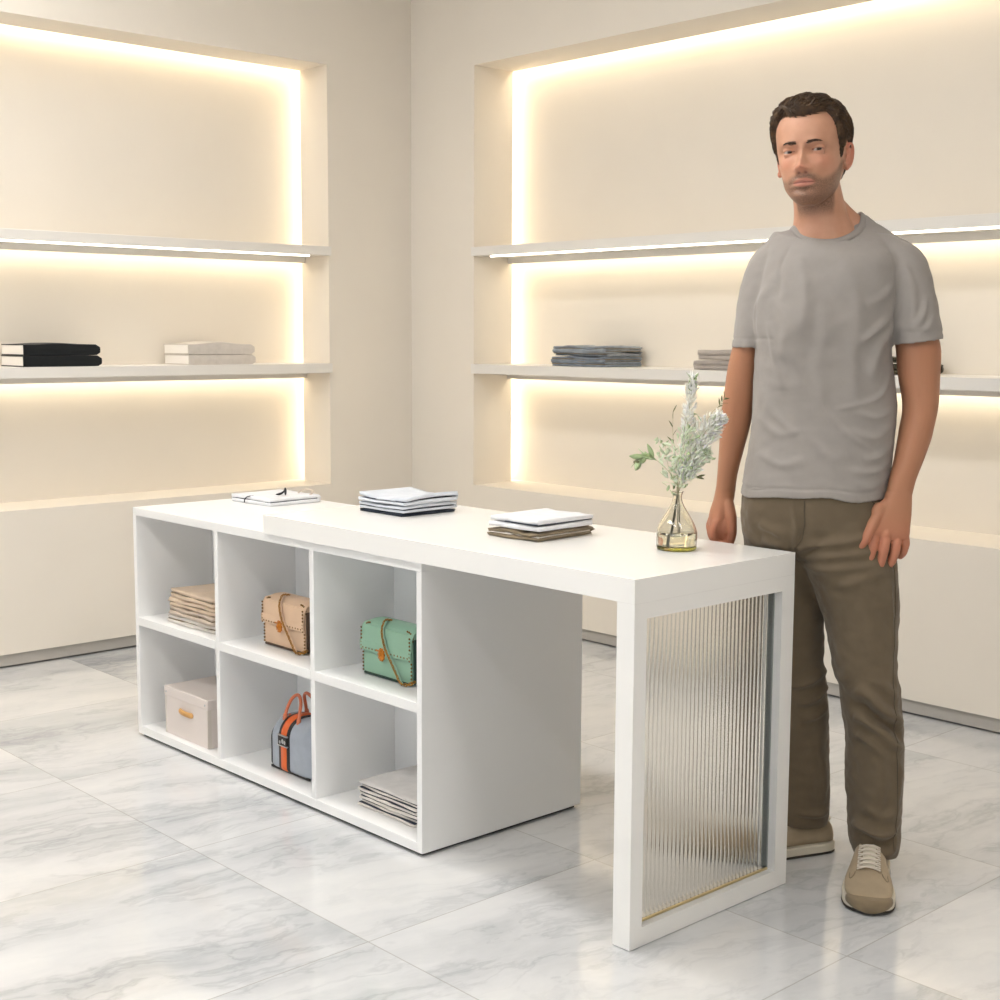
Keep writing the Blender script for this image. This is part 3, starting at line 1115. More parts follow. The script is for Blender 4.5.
lathe(bm, [(0, 0.0012), (R - 0.009, 0.0012), (R - 0.005, 0.003), (R - 0.0045, 0.0072), (R - 0.008, 0.0088), (0, 0.0088)], 48)
obj('green_base', bm, M_GRN, vs, True)
bm = bmesh.new()
lathe(bm, [(0, 0.0101), (R - 0.0075, 0.0101), (R - 0.0024, 0.0120), (R - 0.0022, 0.0365), (0, 0.0365)], 48)
obj('water', bm, M_WATER, vs, True)

M_STEM = mat('stem_green', lin(168, 166, 128), 0.6, var=0.15, vscale=60)
M_LEAF = mat('sage_leaf', lin(168, 186, 142), 0.6, var=0.22, vscale=45)
M_LEAFD = mat('dull_green_bud', lin(108, 112, 76), 0.65, var=0.2, vscale=60)
M_PETAL = mat('white_petal', lin(252, 252, 244), 0.7, var=0.01, vscale=60)
M_PGREEN = mat('greenish_white_petal', lin(222, 232, 208), 0.7, var=0.10, vscale=60)
for m_ in (M_PETAL, M_PGREEN, M_LEAF):
    m_.node_tree.nodes['Principled BSDF'].inputs['Subsurface Weight'].default_value = 0.35
    m_.node_tree.nodes['Principled BSDF'].inputs['Subsurface Radius'].default_value = (0.006, 0.006, 0.004)
YW = math.radians(47.33)
RV = Vector((math.cos(YW), math.sin(YW), 0))
DV = Vector((-math.sin(YW), math.cos(YW), 0))


def vp(r, d, z):
    """r along the long diagonal of the room, d away from it, z above the table"""
    return RV * r + DV * d + Vector((0, 0, z))


def leaf(bm, p, dirn, L, Wd, curl=0.15, th=0.0004):
    t = Vector(dirn).normalized()
    s = t.cross(Vector((RNG.normal(), RNG.normal(), RNG.normal()))).normalized()
    n = t.cross(s)
    N = 6
    rings = []
    for i in range(N + 1):
        u = i / N
        w = Wd * (math.sin(PI * min(1, u * 0.96 + 0.02)) ** 0.8) * (1 - 0.25 * u)
        c = Vector(p) + t * (L * u) + n * (curl * L * (u * u))
        w = max(w, 0.0004)
        rings.append([c + s * w / 2, c + n * (th + 0.06 * w), c - s * w / 2, c - n * th + n * 0.04 * w])
    loft(bm, rings)


def sprig(label, path, rad, parts, group='sprigs standing in the vase'):
    t = thing('flower_sprig', label, 'sprig', (VX, VY, VZ), 0.0, group)
    P = [vp(*q) for q in path]
    C = [Vector(q) for q in spline([tuple(p) for p in P], 40)]
    bm = bmesh.new()
    tube(bm, C, [rad * (1 - 0.55 * i / 39) for i in range(40)], 8)
    obj('stem', bm, M_STEM, t, True)
    for name, m, fn in parts:
        bm = bmesh.new()
        fn(bm, C)
        obj(name, bm, m, t, True)
    return t


def along(C, f):
    f = min(max(f, 0), 0.999) * (len(C) - 1)
    i = int(f)
    return C[i].lerp(C[i + 1], f - i), (C[i + 1] - C[i]).normalized()


def leaves(f0, f1, n, L, Wd, spread=0.9, jit=0.0):
    def fn(bm, C):
        for k in range(n):
            p, t = along(C, f0 + (f1 - f0) * (k + 0.5) / n)
            a = k * 2.4 + RNG.uniform(-0.4, 0.4)
            side = t.cross(Vector((0.3, 0.2, 0.9))).normalized()
            b = t.cross(side)
            dv = t * RNG.uniform(0.5, 1.0) + (side * math.cos(a) + b * math.sin(a)) * spread
            q = p + Vector(tuple(RNG.normal(0, jit, 3))) if jit else p
            leaf(bm, q, dv, L * RNG.uniform(0.7, 1.2), Wd * RNG.uniform(0.8, 1.2), RNG.uniform(-0.2, 0.35))
    return fn


def plume(f0, f1, n, L, R0):
    """soft tuft: many slim petals fanning round the upper stem"""
    def fn(bm, C):
        for k in range(n):
            u = RNG.uniform()
            p, t = along(C, f0 + (f1 - f0) * u)
            a = RNG.uniform(0, 2 * PI)
            side = t.cross(Vector((0.3, 0.2, 0.9))).normalized()
            b = t.cross(side)
            rv = side * math.cos(a) + b * math.sin(a)
            env = math.sin(PI * min(1, 0.12 + 0.85 * u)) ** 0.7
            q = p + rv * (R0 * env * RNG.uniform(0, 0.8))
            leaf(bm, q, t * RNG.uniform(0.4, 1.1) + rv * RNG.uniform(0.2, 0.9), L * RNG.uniform(0.6, 1.2), L * RNG.uniform(0.35, 0.6), RNG.uniform(-0.3, 0.4), 0.0004)
    return fn


def low(k, t):
    """the stems stand in two loose bundles in the water and gather in the neck"""
    o = [(0, 0), (0.0022, 0.001), (-0.002, 0.0014), (0.0008, -0.0024), (-0.0016, -0.0018)][k % 5]
    if t == 0:
        return [(-0.017 + o[0], -0.006 + o[1], 0.0125), (-0.008 + o[0], -0.003 + o[1], 0.065), (-0.001 + 0.6 * o[0], -0.001 + 0.6 * o[1], 0.118), (0.0005 + o[0], o[1], 0.136)]
    return [(0.006 + o[0], 0.004 + o[1], 0.030), (0.004 + o[0], 0.003 + o[1], 0.075), (0.003 + 0.6 * o[0], 0.001 + 0.6 * o[1], 0.118), (0.003 + o[0], o[1], 0.136)]


sprig('leafy green sprig bending low to the left out of the vase', low(0, 0) + [(-0.014, -0.002, 0.168), (-0.040, -0.006, 0.195), (-0.066, -0.008, 0.212), (-0.090, -0.010, 0.200)], 0.0007,
      [('leaves', M_LEAF, leaves(0.74, 0.97, 10, 0.034, 0.015, 0.5)), ('bud', M_LEAFD, lambda bm, C: ball(bm, C[-1] + vp(-0.004, 0, -0.002), 0.008, 0.007, 0.005, 12, 8))])
sprig('tall white feathery plume, the highest in the vase', low(1, 0) + [(0.010, 0.004, 0.20), (0.020, 0.006, 0.28), (0.026, 0.006, 0.34), (0.030, 0.004, 0.388)], 0.0007,
      [('petals', M_PETAL, plume(0.62, 1.0, 260, 0.015, 0.015)), ('leaves', M_LEAF, leaves(0.88, 0.97, 8, 0.024, 0.012, 0.4))])
sprig('broad white fluffy plume leaning right toward the arm of the man', low(2, 0) + [(0.020, 0.004, 0.19), (0.048, 0.006, 0.245), (0.072, 0.006, 0.280), (0.094, 0.004, 0.300)], 0.0007,
      [('petals', M_PETAL, plume(0.50, 1.0, 620, 0.015, 0.036)), ('leaves', M_PGREEN, leaves(0.55, 0.9, 22, 0.020, 0.010, 0.8, 0.012))])
sprig('greenish white flower cluster in the middle of the vase, short and dense', low(3, 0) + [(0.000, -0.004, 0.18), (0.010, -0.008, 0.23), (0.022, -0.010, 0.275)], 0.0007,
      [('petals', M_PGREEN, plume(0.50, 1.0, 190, 0.012, 0.040)), ('leaves', M_LEAF, leaves(0.54, 0.98, 34, 0.017, 0.008, 1.0, 0.020))])
sprig('pale green leafy sprig rising left of the white plumes', low(4, 0) + [(-0.016, -0.004, 0.17), (-0.026, -0.006, 0.205), (-0.030, -0.006, 0.240)], 0.0007,
      [('leaves', M_PGREEN, leaves(0.58, 1.0, 34, 0.018, 0.009, 1.0, 0.012)), ('small_leaves', M_LEAF, leaves(0.6, 1.0, 16, 0.014, 0.006, 0.9, 0.010))])
sprig('round pale green bloom hanging on the right of the vase', low(1, 1) + [(0.024, 0.0, 0.172), (0.046, -0.002, 0.205), (0.064, -0.002, 0.222)], 0.0007,
      [('petals', M_PGREEN, plume(0.60, 1.0, 190, 0.013, 0.026)), ('white_petals', M_PETAL, plume(0.56, 0.88, 150, 0.014, 0.018))])
sprig('thin twig with dark narrow buds above the left leaves', low(2, 1) + [(-0.004, 0.004, 0.20), (-0.012, 0.006, 0.26), (-0.012, 0.006, 0.315)], 0.0007,
      [('buds', M_LEAFD, leaves(0.70, 1.0, 6, 0.018, 0.0055, 0.3))])
sprig('fine twig with tiny dark leaves at the upper right of the bouquet', low(3, 1) + [(0.034, 0.010, 0.22), (0.070, 0.012, 0.30), (0.090, 0.012, 0.322), (0.104, 0.012, 0.342)], 0.0007,
      [('leaves', M_LEAFD, leaves(0.82, 1.0, 8, 0.014, 0.006, 0.7))])
sprig('short hair-thin twig with one dark narrow leaf low on the right', low(4, 1) + [(0.018, 0.006, 0.156), (0.036, 0.008, 0.163), (0.046, 0.008, 0.164)], 0.0004,
      [('leaves', M_LEAFD, leaves(0.86, 1.0, 3, 0.016, 0.0055, 0.3))])

# ------------------------------------------------------------------ the man
MX, MY, MROT = 3.158, -1.366, math.radians(47.33)
HC = Vector((-0.040, -0.030, 1.655))                     # between the ears at eye height
HR = Matrix.Rotation(math.radians(-25), 3, 'Z') @ Matrix.Rotation(math.radians(-4.0), 3, 'Y') @ Matrix.Rotation(math.radians(-1.5), 3, 'X')
HRn = np.array(HR)
HCn = np.array(HC)
BYAW = math.radians(-14)


def interp(tab, z):
    xs = [t[0] for t in tab]
    ys = [t[1] for t in tab]
    # smooth (monotone-ish) interpolation
    P = spline(list(zip(xs, ys)), 160)
    X = np.array([p[0] for p in P])
    Y = np.array([p[1] for p in P])
    return np.interp(z, X, Y)


T_YF = [(-0.122, -0.066), (-0.114, -0.083), (-0.103, -0.092), (-0.088, -0.089), (-0.073, -0.092), (-0.052, -0.093), (-0.02, -0.092), (0.0, -0.091), (0.018, -0.0965), (0.045, -0.097), (0.075, -0.088), (0.098, -0.066), (0.112, -0.036), (0.118, -0.008)]
T_YB = [(-0.122, -0.030), (-0.114, -0.006), (-0.09, 0.040), (-0.06, 0.068), (-0.03, 0.088), (0.0, 0.098), (0.04, 0.103), (0.075, 0.088), (0.098, 0.062), (0.112, 0.034), (0.118, 0.010)]
T_W = [(-0.122, 0.014), (-0.116, 0.024), (-0.106, 0.0345), (-0.09, 0.0465), (-0.07, 0.0560), (-0.05, 0.0628), (-0.03, 0.0675), (0.0, 0.0725), (0.03, 0.077), (0.06, 0.076), (0.085, 0.065), (0.102, 0.047), (0.113, 0.026), (0.118, 0.009)]


def G(x, s):
    return np.exp(-(x / s) ** 2)


def head_points(nz=150, nt=176):
    zs = np.concatenate([np.linspace(-0.122, 0.095, nz - 22), np.linspace(0.095, 0.118, 23)[1:]])
    th = np.linspace(0, 2 * np.pi, nt, endpoint=False)       # 0 = face, pi/2 = his left
    Z, TH = np.meshgrid(zs, th, indexing='ij')
    yf, yb, w = interp(T_YF, Z), interp(T_YB, Z), interp(T_W, Z)
    yc = yf * 0.40 + yb * 0.60
    s, c = np.sin(TH), np.cos(TH)
    front = c > 0
    e = np.where(front, 2.35, 2.1)
    X = w * np.sign(s) * np.abs(s) ** (2 / e)
    Y = yc - np.where(front, yc - yf, yb - yc) * np.sign(c) * np.abs(c) ** (2 / e)
    ff = sstep(0.0, 0.5, c)
    ax = np.abs(X)
    d = np.zeros_like(X)
    # nose: bridge, tip, wings
    hz = np.interp(Z, [-0.060, -0.053, -0.047, -0.041, -0.033, -0.015, 0.003, 0.014], [0.0, 0.0025, 0.0175, 0.0270, 0.0245, 0.0145, 0.0070, 0.0])
    sw = np.interp(Z, [-0.06, -0.045, -0.03, 0.0, 0.014], [0.011, 0.0105, 0.0085, 0.0065, 0.008])
    d += hz * G(X, sw)
    d += 0.0120 * G(ax - 0.0130, 0.0062) * G(Z + 0.0440, 0.0072)
    d -= 0.0075 * G(ax - 0.0075, 0.0036) * G(Z + 0.0520, 0.0034)
    # brow ridge, sockets, cheek bones
    d += 0.0045 * G(ax - 0.027, 0.020) * G(Z - 0.0165, 0.0085)
    d -= 0.0125 * G(ax - 0.0320, 0.0185) * G(Z + 0.001, 0.0105)
    d -= 0.0040 * G(ax - 0.014, 0.006) * G(Z - 0.002, 0.012)
    d += 0.0045 * G(ax - 0.046, 0.016) * G(Z + 0.031, 0.014)
    d -= 0.0035 * G(ax - 0.046, 0.014) * G(Z + 0.066, 0.016)
    # lips, philtrum, crease, chin
    d += 0.0050 * G(X, 0.021) * G(Z + 0.0685, 0.0046)
    d += 0.0060 * G(X, 0.018) * G(Z + 0.0795, 0.0048)
    d -= 0.0050 * G(X, 0.024) * G(Z + 0.0738, 0.0019)
    d -= 0.0016 * G(X, 0.0035) * G(Z + 0.0595, 0.006)
    d -= 0.0028 * G(ax - 0.0275, 0.004) * G(Z + 0.073, 0.005)
    d -= 0.0038 * G(X, 0.020) * G(Z + 0.0895, 0.0042)
    d += 0.0045 * G(X, 0.015) * G(Z + 0.104, 0.010)
    # nasolabial fold
    d -= 0.0014 * G(ax - (0.019 - 0.35 * (Z + 0.048)), 0.0035) * G(Z + 0.057, 0.014)
    # jaw angle and temple
    Y = Y - d * ff
    side = sstep(0.55, 1.0, np.abs(s))
    X = X + np.sign(X) * side * (0.003 * G(Z + 0.078, 0.016) * (Y < 0.01) - 0.002 * G(Z - 0.028, 0.02) * (Y < -0.03))
    return X, Y, Z, TH


def to_body(P):
    return (P * np.array([1, 1, HSZ]) + np.array([0, 0, -0.118 * (1 - HSZ)])) @ HRn.T + HCn


HSZ = 0.943


def grid_shell(bm, P):
    """P (rows, cols, 3) -> closed shell with end caps"""
    rows = [[bm.verts.new(p) for p in r] for r in P]
    n = P.shape[1]
    for i in range(len(rows) - 1):
        for j in range(n):
            k = (j + 1) % n
            bm.faces.new((rows[i][j], rows[i][k], rows[i + 1][k], rows[i + 1][j]))
    bm.faces.new(list(reversed(rows[0])))
    bm.faces.new(rows[-1])


def rings(bm, rows, n=32, e=2.2, rot=0.0):
    """rows: (a, b, z, half width, half depth)"""
    loft(bm, [ell(r[0], r[1], r[2], r[3], r[4], n, rot, e) for r in rows])


def dense(rows, k=4):
    return [tuple(p) for p in spline(rows, (len(rows) - 1) * k + 1)]


ARM_L = [(0.135, -0.020, 1.432, 0.030, 0.035), (0.171, -0.032, 1.405, 0.038, 0.045), (0.188, -0.043, 1.331, 0.046, 0.050), (0.199, -0.050, 1.265, 0.047, 0.050), (0.208, -0.053, 1.221, 0.0485, 0.050), (0.210, -0.057, 1.165, 0.0455, 0.048),
         (0.214, -0.062, 1.11, 0.0395, 0.045), (0.212, -0.065, 1.077, 0.037, 0.045), (0.205, -0.070, 1.045, 0.0365, 0.044), (0.200, -0.074, 1.021, 0.0355, 0.042), (0.187, -0.083, 0.977, 0.032, 0.036), (0.172, -0.093, 0.934, 0.0295, 0.027), (0.163, -0.100, 0.898, 0.0290, 0.0215)]
ARM_R = [(-0.085, 0.030, 1.438, 0.030, 0.035), (-0.118, 0.040, 1.405, 0.030, 0.045), (-0.143, 0.050, 1.332, 0.029, 0.048), (-0.157, 0.060, 1.241, 0.0285, 0.048), (-0.164, 0.067, 1.183, 0.033, 0.046), (-0.168, 0.075, 1.125, 0.035, 0.044),
         (-0.171, 0.083, 1.078, 0.036, 0.043), (-0.175, 0.092, 1.031, 0.0335, 0.042), (-0.181, 0.105, 0.971, 0.0275, 0.036), (-0.186, 0.115, 0.922, 0.0235, 0.029), (-0.188, 0.123, 0.881, 0.0230, 0.026)]


def finger(bm, pts, r0, r1):
    P = spline(pts, 18)
    R = []
    for i in range(18):
        u = i / 17
        r = r0 + (r1 - r0) * u
        r *= 1 + 0.07 * math.exp(-((u - 0.36) / 0.08) ** 2) + 0.05 * math.exp(-((u - 0.70) / 0.07) ** 2)
        R.append(r)
    tube(bm, P, R, 14, flat=0.92)


def hand_left(bm):
    """hangs beside the thigh, its back to the room, fingers gently curled"""
    rings(bm, dense([(0.163, -0.100, 0.905, 0.0285, 0.022), (0.158, -0.104, 0.880, 0.033, 0.021), (0.150, -0.108, 0.858, 0.040, 0.020), (0.145, -0.112, 0.836, 0.0425, 0.0185), (0.1435, -0.115, 0.814, 0.0425, 0.0165), (0.1435, -0.117, 0.802, 0.039, 0.012)], 4), 32, 2.4)
    finger(bm, [(0.1085, -0.114, 0.822), (0.1015, -0.127, 0.787), (0.0935, -0.127, 0.754), (0.0875, -0.114, 0.731)], 0.0116, 0.0090)
    finger(bm, [(0.1335, -0.117, 0.818), (0.1265, -0.130, 0.785), (0.1200, -0.127, 0.750), (0.114, -0.111, 0.728)], 0.0119, 0.0092)
    finger(bm, [(0.1565, -0.114, 0.817), (0.1530, -0.126, 0.783), (0.1480, -0.121, 0.756), (0.1435, -0.104, 0.738)], 0.0116, 0.0088)
    finger(bm, [(0.1765, -0.107, 0.818), (0.1770, -0.117, 0.793), (0.1745, -0.112, 0.772), (0.172, -0.097, 0.760)], 0.0102, 0.0078)
    for p, r in (((0.110, -0.124, 0.818), 0.0095), ((0.132, -0.127, 0.814), 0.0100), ((0.154, -0.124, 0.814), 0.0092), ((0.173, -0.116, 0.815), 0.0080)):
        ball(bm, p, r, 0.008, r * 1.2, 14, 10)
    # thumb leaves the side of the palm near its base
    finger(bm, [(0.132, -0.106, 0.876), (0.110, -0.116, 0.850), (0.093, -0.128, 0.822), (0.082, -0.130, 0.800), (0.0735, -0.124, 0.782)], 0.0150, 0.0085)
    ball(bm, (0.118, -0.110, 0.858), 0.020, 0.016, 0.026, 18, 12)


def hand_right(bm):
    """half closed, thumb side towards the room"""
    rings(bm, dense([(-0.188, 0.123, 0.890, 0.0225, 0.026), (-0.191, 0.127, 0.862, 0.0235, 0.032), (-0.198, 0.130, 0.838, 0.0225, 0.039), (-0.204, 0.131, 0.815, 0.0205, 0.042), (-0.203, 0.129, 0.790, 0.0205, 0.039), (-0.200, 0.128, 0.770, 0.016, 0.032)], 4), 32, 2.4)
    for b, l in ((0.098, 0.0), (0.120, 0.003), (0.142, 0.0), (0.162, -0.006)):
        r = 0.0102 if b < 0.15 else 0.009
        finger(bm, [(-0.208, b, 0.815), (-0.2195, b - 0.002, 0.790 - l), (-0.213, b - 0.002, 0.764 - l), (-0.194, b, 0.756 - l), (-0.184, b + 0.002, 0.768 - l)], r, r * 0.8)
        ball(bm, (-0.214, b, 0.806), 0.0100, 0.0095, 0.0115, 14, 10)
    ball(bm, (-0.1925, 0.108, 0.800), 0.012, 0.022, 0.034, 18, 12)
    ball(bm, (-0.190, 0.112, 0.775), 0.011, 0.020, 0.016, 18, 12)
    finger(bm, [(-0.186, 0.108, 0.862), (-0.180, 0.094, 0.835), (-0.1765, 0.087, 0.808), (-0.1755, 0.087, 0.782), (-0.178, 0.092, 0.762)], 0.0145, 0.0088)
    ball(bm, (-0.186, 0.112, 0.848), 0.017, 0.022, 0.026, 18, 12)


def ear(bm, s):
    """s = +1 his left"""
    base = np.array([s * 0.0715, 0.014, -0.006])
    def pt(x, y, z):                       # x outwards, y back, z up in the ear's own frame
        yaw = math.radians(15) * s
        o = np.array([s * x, y, z])
        c, sn = math.cos(yaw), math.sin(yaw)
        tilt = math.radians(10)
        y2 = o[1] * math.cos(tilt) + o[2] * math.sin(tilt)
        z2 = -o[1] * math.sin(tilt) + o[2] * math.cos(tilt)
        q = np.array([o[0] * c + y2 * sn, -o[0] * sn + y2 * c, z2]) if s < 0 else np.array([o[0] * c + y2 * sn, -o[0] * sn + y2 * c, z2])
        return Vector(to_body(base + q))
    # conch plate
    rr = []
    for x, f in ((-0.012, 0.9), (0.0, 0.98), (0.003, 0.92), (0.0035, 0.4)):
        rr.append([pt(x, 0.010 + 0.0155 * f * math.cos(t), 0.0 + 0.029 * f * math.sin(t)) for t in np.linspace(0, 2 * PI, 24, endpoint=False)])
    loft(bm, rr)
    hel = []
    for t in np.linspace(-2.6, 2.5, 30):
        r = 1.0
        hel.append(pt(0.0045 + 0.002 * math.sin(t), 0.010 + 0.0165 * math.cos(t) * r, 0.002 + 0.0285 * math.sin(t + 0.12)))
    tube(bm, hel, [0.0030 + 0.0006 * math.sin(PI * i / 29) for i in range(30)], 10)
    q_ = pt(-0.004, 0.011, 0.014)
    ball(bm, q_, 0.0095, 0.0135, 0.0150, 14, 10)
    lobe = pt(0.0035, 0.004, -0.027)
    ball(bm, lobe, 0.0058, 0.0070, 0.0080, 14, 10)
    tr = pt(0.003, -0.003, -0.004)
    ball(bm, tr, 0.004, 0.004, 0.0065, 12, 8)


EYES = [Vector((s * 0.0318, -0.0708, -0.001)) for s in (-1, 1)]


def lids(bm):
    for c in EYES:
        for lo, hi in ((12, 74), (-74, -14)):
            P = []
            E = np.linspace(math.radians(lo), math.radians(hi), 9)
            A = np.linspace(math.radians(-80), math.radians(80), 22)
            def sph(r, el, az):
                # the free edge of each lid bows towards the corners of the eye
                k = (az / math.radians(80)) ** 2
                edge = math.radians(12 if lo > 0 else -14)
                if lo > 0:
                    el2 = el - (el - edge == 0) * 0
                    el2 = el - k * math.radians(13) * (1 - (el - edge) / math.radians(65))
                else:
                    el2 = el + k * math.radians(11) * (1 - (edge - el) / math.radians(61))
                q = Vector((r * math.cos(el2) * math.sin(az), -r * math.cos(el2) * math.cos(az), r * math.sin(el2)))
                return Vector(to_body(np.array(c + q)))
            rr = []
            for a in A:
                o = [sph(0.0148, e_, a) for e_ in E]
                i = [sph(0.0112, e_, a) for e_ in reversed(E)]
                rr.append(o + i)
            loft(bm, rr)


HX, HY, HZ, HT = head_points()
bm = bmesh.new()
grid_shell(bm, to_body(np.stack([HX, HY, HZ], -1).reshape(-1, 3)).reshape(HX.shape + (3,)))
for s in (-1, 1):
    ear(bm, s)
lids(bm)
# neck, trunk, arms, hands, legs
rings(bm, dense([(0.002, 0.012, 1.42, 0.105, 0.075), (0.002, 0.010, 1.462, 0.090, 0.070), (0.001, 0.010, 1.490, 0.071, 0.064), (-0.006, 0.007, 1.520, 0.0600, 0.058), (-0.014, 0.003, 1.555, 0.0560, 0.058), (-0.026, 0.000, 1.600, 0.055, 0.058), (-0.036, -0.004, 1.640, 0.050, 0.055)], 4), 36, 2.0, BYAW)
rings(bm, dense([(0.0, 0.012, 1.462, 0.06, 0.05), (0.0, 0.008, 1.44, 0.115, 0.075), (0.012, 0.003, 1.405, 0.140, 0.090), (0.010, 0.0, 1.34, 0.140, 0.100), (0.005, 0.0, 1.25, 0.134, 0.098), (0.006, 0.0, 1.10, 0.132, 0.090), (0.004, 0.0, 0.98, 0.134, 0.092), (0.004, 0.0, 0.86, 0.14, 0.095), (0.004, 0.0, 0.80, 0.12, 0.085)], 3), 36, 2.3, BYAW)
# the slope of the neck muscles into the shoulders
tube(bm, spline([(-0.004, 0.016, 1.575), (0.030, 0.016, 1.535), (0.062, 0.010, 1.500), (0.095, 0.0, 1.475)], 14), [0.024 + 0.008 * k / 13 for k in range(14)], 18)
rings(bm, dense(ARM_L, 3), 28, 2.15)
rings(bm, dense(ARM_R, 3), 28, 2.15)
hand_left(bm)
hand_right(bm)
rings(bm, dense([(0.085, -0.02, 0.86, 0.07, 0.075), (0.095, -0.045, 0.65, 0.062, 0.066), (0.118, -0.060, 0.47, 0.048, 0.052), (0.142, -0.045, 0.30, 0.046, 0.05), (0.150, -0.030, 0.13, 0.034, 0.038), (0.150, -0.030, 0.055, 0.036, 0.042)], 3), 24, 2.0)
rings(bm, dense([(-0.06, 0.04, 0.86, 0.07, 0.075), (-0.042, 0.072, 0.65, 0.062, 0.066), (-0.025, 0.08, 0.47, 0.048, 0.052), (0.000, 0.100, 0.30, 0.046, 0.05), (0.024, 0.116, 0.13, 0.036, 0.038), (0.030, 0.120, 0.060, 0.038, 0.040)], 3), 24, 2.0)
body = fuse(bm, 0.0021, smooth=3, fac=0.45)

# --- skin
C = coords(body)
Lh = ((C - HCn) @ HRn + np.array([0, 0, 0.118 * (1 - HSZ)])) / np.array([1, 1, HSZ])      # head-local positions
x, y, z = Lh[:, 0], Lh[:, 1], Lh[:, 2]
ax = np.abs(x)
onhead = (z > -0.175) & (np.linalg.norm(Lh - np.array([0, 0, -0.02]), axis=1) < 0.17)
az = np.degrees(np.arctan2(ax, -(y - 0.015)))
line = np.interp(az, [0, 14, 24, 38, 55, 68, 80, 95], [-0.056, -0.057, -0.066, -0.058, -0.040, -0.020, -0.016, -0.05])
beard = sstep(0.008, -0.010, z - line) * sstep(-0.152, -0.118, z) * sstep(86, 74, az) * (ax < 0.0725)
stache = G(z + 0.0605 + 0.25 * np.maximum(0, ax - 0.012), 0.0062) * sstep(0.034, 0.022, ax) * (y < -0.06)
lipz = (z + 0.0745)
lip = sstep(1.0, 0.55, (x / 0.0265) ** 2 + (lipz / (0.0105 - 0.10 * np.maximum(0, ax - 0.01))) ** 2) * (y < -0.07)
gap = G(z + 0.0738, 0.0013) * sstep(0.027, 0.020, ax) * (y < -0.07)  # shade of the crease between the lips, put into the colour
beard = np.clip(np.maximum(beard * 0.85, stache) * (1 - lip), 0, 1) * onhead
chinl = G(z + 0.090, 0.005) * G(x, 0.012) * 0.2
attr(body, 'beard', np.clip(beard + chinl * onhead * (y < -0.07), 0, 1))
lash = np.zeros(len(C))
socket = np.zeros(len(C))
for c_ in EYES:
    v_ = Lh - np.array(c_)
    r_ = np.linalg.norm(v_ * np.array([1, 1, HSZ]), axis=1)
    el_ = np.degrees(np.arcsin(np.clip(v_[:, 2] * HSZ / (r_ + 1e-9), -1, 1)))
    az_ = np.degrees(np.arctan2(v_[:, 0], -v_[:, 1]))
    k_ = (az_ / 80) ** 2
    lash = np.maximum(lash, G(el_ - (9 - 13 * k_), 5.0) * (r_ < 0.0165) * (np.abs(az_) < 62))
    lash = np.maximum(lash, 0.35 * G(el_ - (-13 + 11 * k_), 4.0) * (r_ < 0.0165) * (np.abs(az_) < 60))
nostril_shade = G(ax - 0.0075, 0.0036) * G(z + 0.0525, 0.0030) * (y < -0.085)  # shade inside the nose openings, painted as a dark spot
gap = np.maximum(gap, np.maximum(lash, nostril_shade))
attr(body, 'lip', lip * onhead)
attr(body, 'lash_crease_shade', gap * onhead)
flush = (G(ax - 0.043, 0.020) * G(z + 0.028, 0.018) * (y < -0.03) * 0.5 + G(x, 0.013) * G(z + 0.042, 0.012) * (y < -0.09) * 0.6 + (ax > 0.0745) * (np.abs(z + 0.006) < 0.042) * (y > -0.01) * 0.8) * onhead
hands = sstep(0.875, 0.775, C[:, 2]) * (C[:, 2] > 0.7) * 0.5
attr(body, 'flush', np.clip(flush + hands, 0, 1))
limb = (~onhead).astype(float) * (C[:, 2] < 1.45)
attr(body, 'tan', limb)

t = NT('skin')
p = t.p
def at(nm):
    return t.n('ShaderNodeAttribute', attribute_name=nm).outputs['Fac']
tc = t.n('ShaderNodeTexCoord')
n1 = t.n('ShaderNodeTexNoise', i_Scale=28.0, i_Detail=5.0)
t.l(tc.outputs['Object'], n1.inputs['Vector'])
base = t.ramp(n1.outputs['Fac'], (0.3, lin(186, 137, 110)), (0.7, lin(198, 150, 124)))
c = t.mix(at('tan'), base, lin(172, 121, 92))
c = t.mix(t.math('MULTIPLY', at('flush'), 0.55), c, lin(206, 118, 98))
n2 = t.n('ShaderNodeTexNoise', i_Scale=520.0, i_Detail=3.0)
t.l(tc.outputs['Object'], n2.inputs['Vector'])
spk = t.math('MULTIPLY_ADD', n2.outputs['Fac'], 1.4, -0.02)
c = t.mix(t.math('MULTIPLY', at('beard'), spk), c, lin(74, 57, 45))
c = t.mix(t.math('MULTIPLY', at('lip'), 0.6), c, lin(172, 100, 90))
c = t.mix(t.math('MULTIPLY', at('lash_crease_shade'), 0.8), c, lin(96, 48, 44))  # painted shade of lip crease and nose openings, plus lash colour
t.l(c, p.inputs['Base Color'])
p.inputs['Roughness'].default_value = 0.48
p.inputs['Specular IOR Level'].default_value = 0.35
p.inputs['Subsurface Weight'].default_value = 0.12
p.inputs['Subsurface Radius'].default_value = (0.012, 0.005, 0.003)
p.inputs['Subsurface Scale'].default_value = 0.6
nb = t.n('ShaderNodeTexNoise', i_Scale=420.0, i_Detail=3.0)
t.l(tc.outputs['Object'], nb.inputs['Vector'])
b = t.n('ShaderNodeBump', i_Strength=0.12, i_Distance=0.0008)
t.l(nb.outputs['Fac'], b.inputs['Height'])
t.l(b.outputs['Normal'], p.inputs['Normal'])
M_SKIN = t.m
man = obj('person', body, M_SKIN, None, True)
man.location = (MX, MY, 0)
man.rotation_euler = (0, 0, MROT)
tag(man, 'bearded man in a grey t-shirt and olive trousers standing behind the table end', 'person')
BODY_TREE = BVHTree.FromPolygons([Vector(c_) for c_ in coords(body)], [tuple(p_.vertices) for p_ in body.polygons])

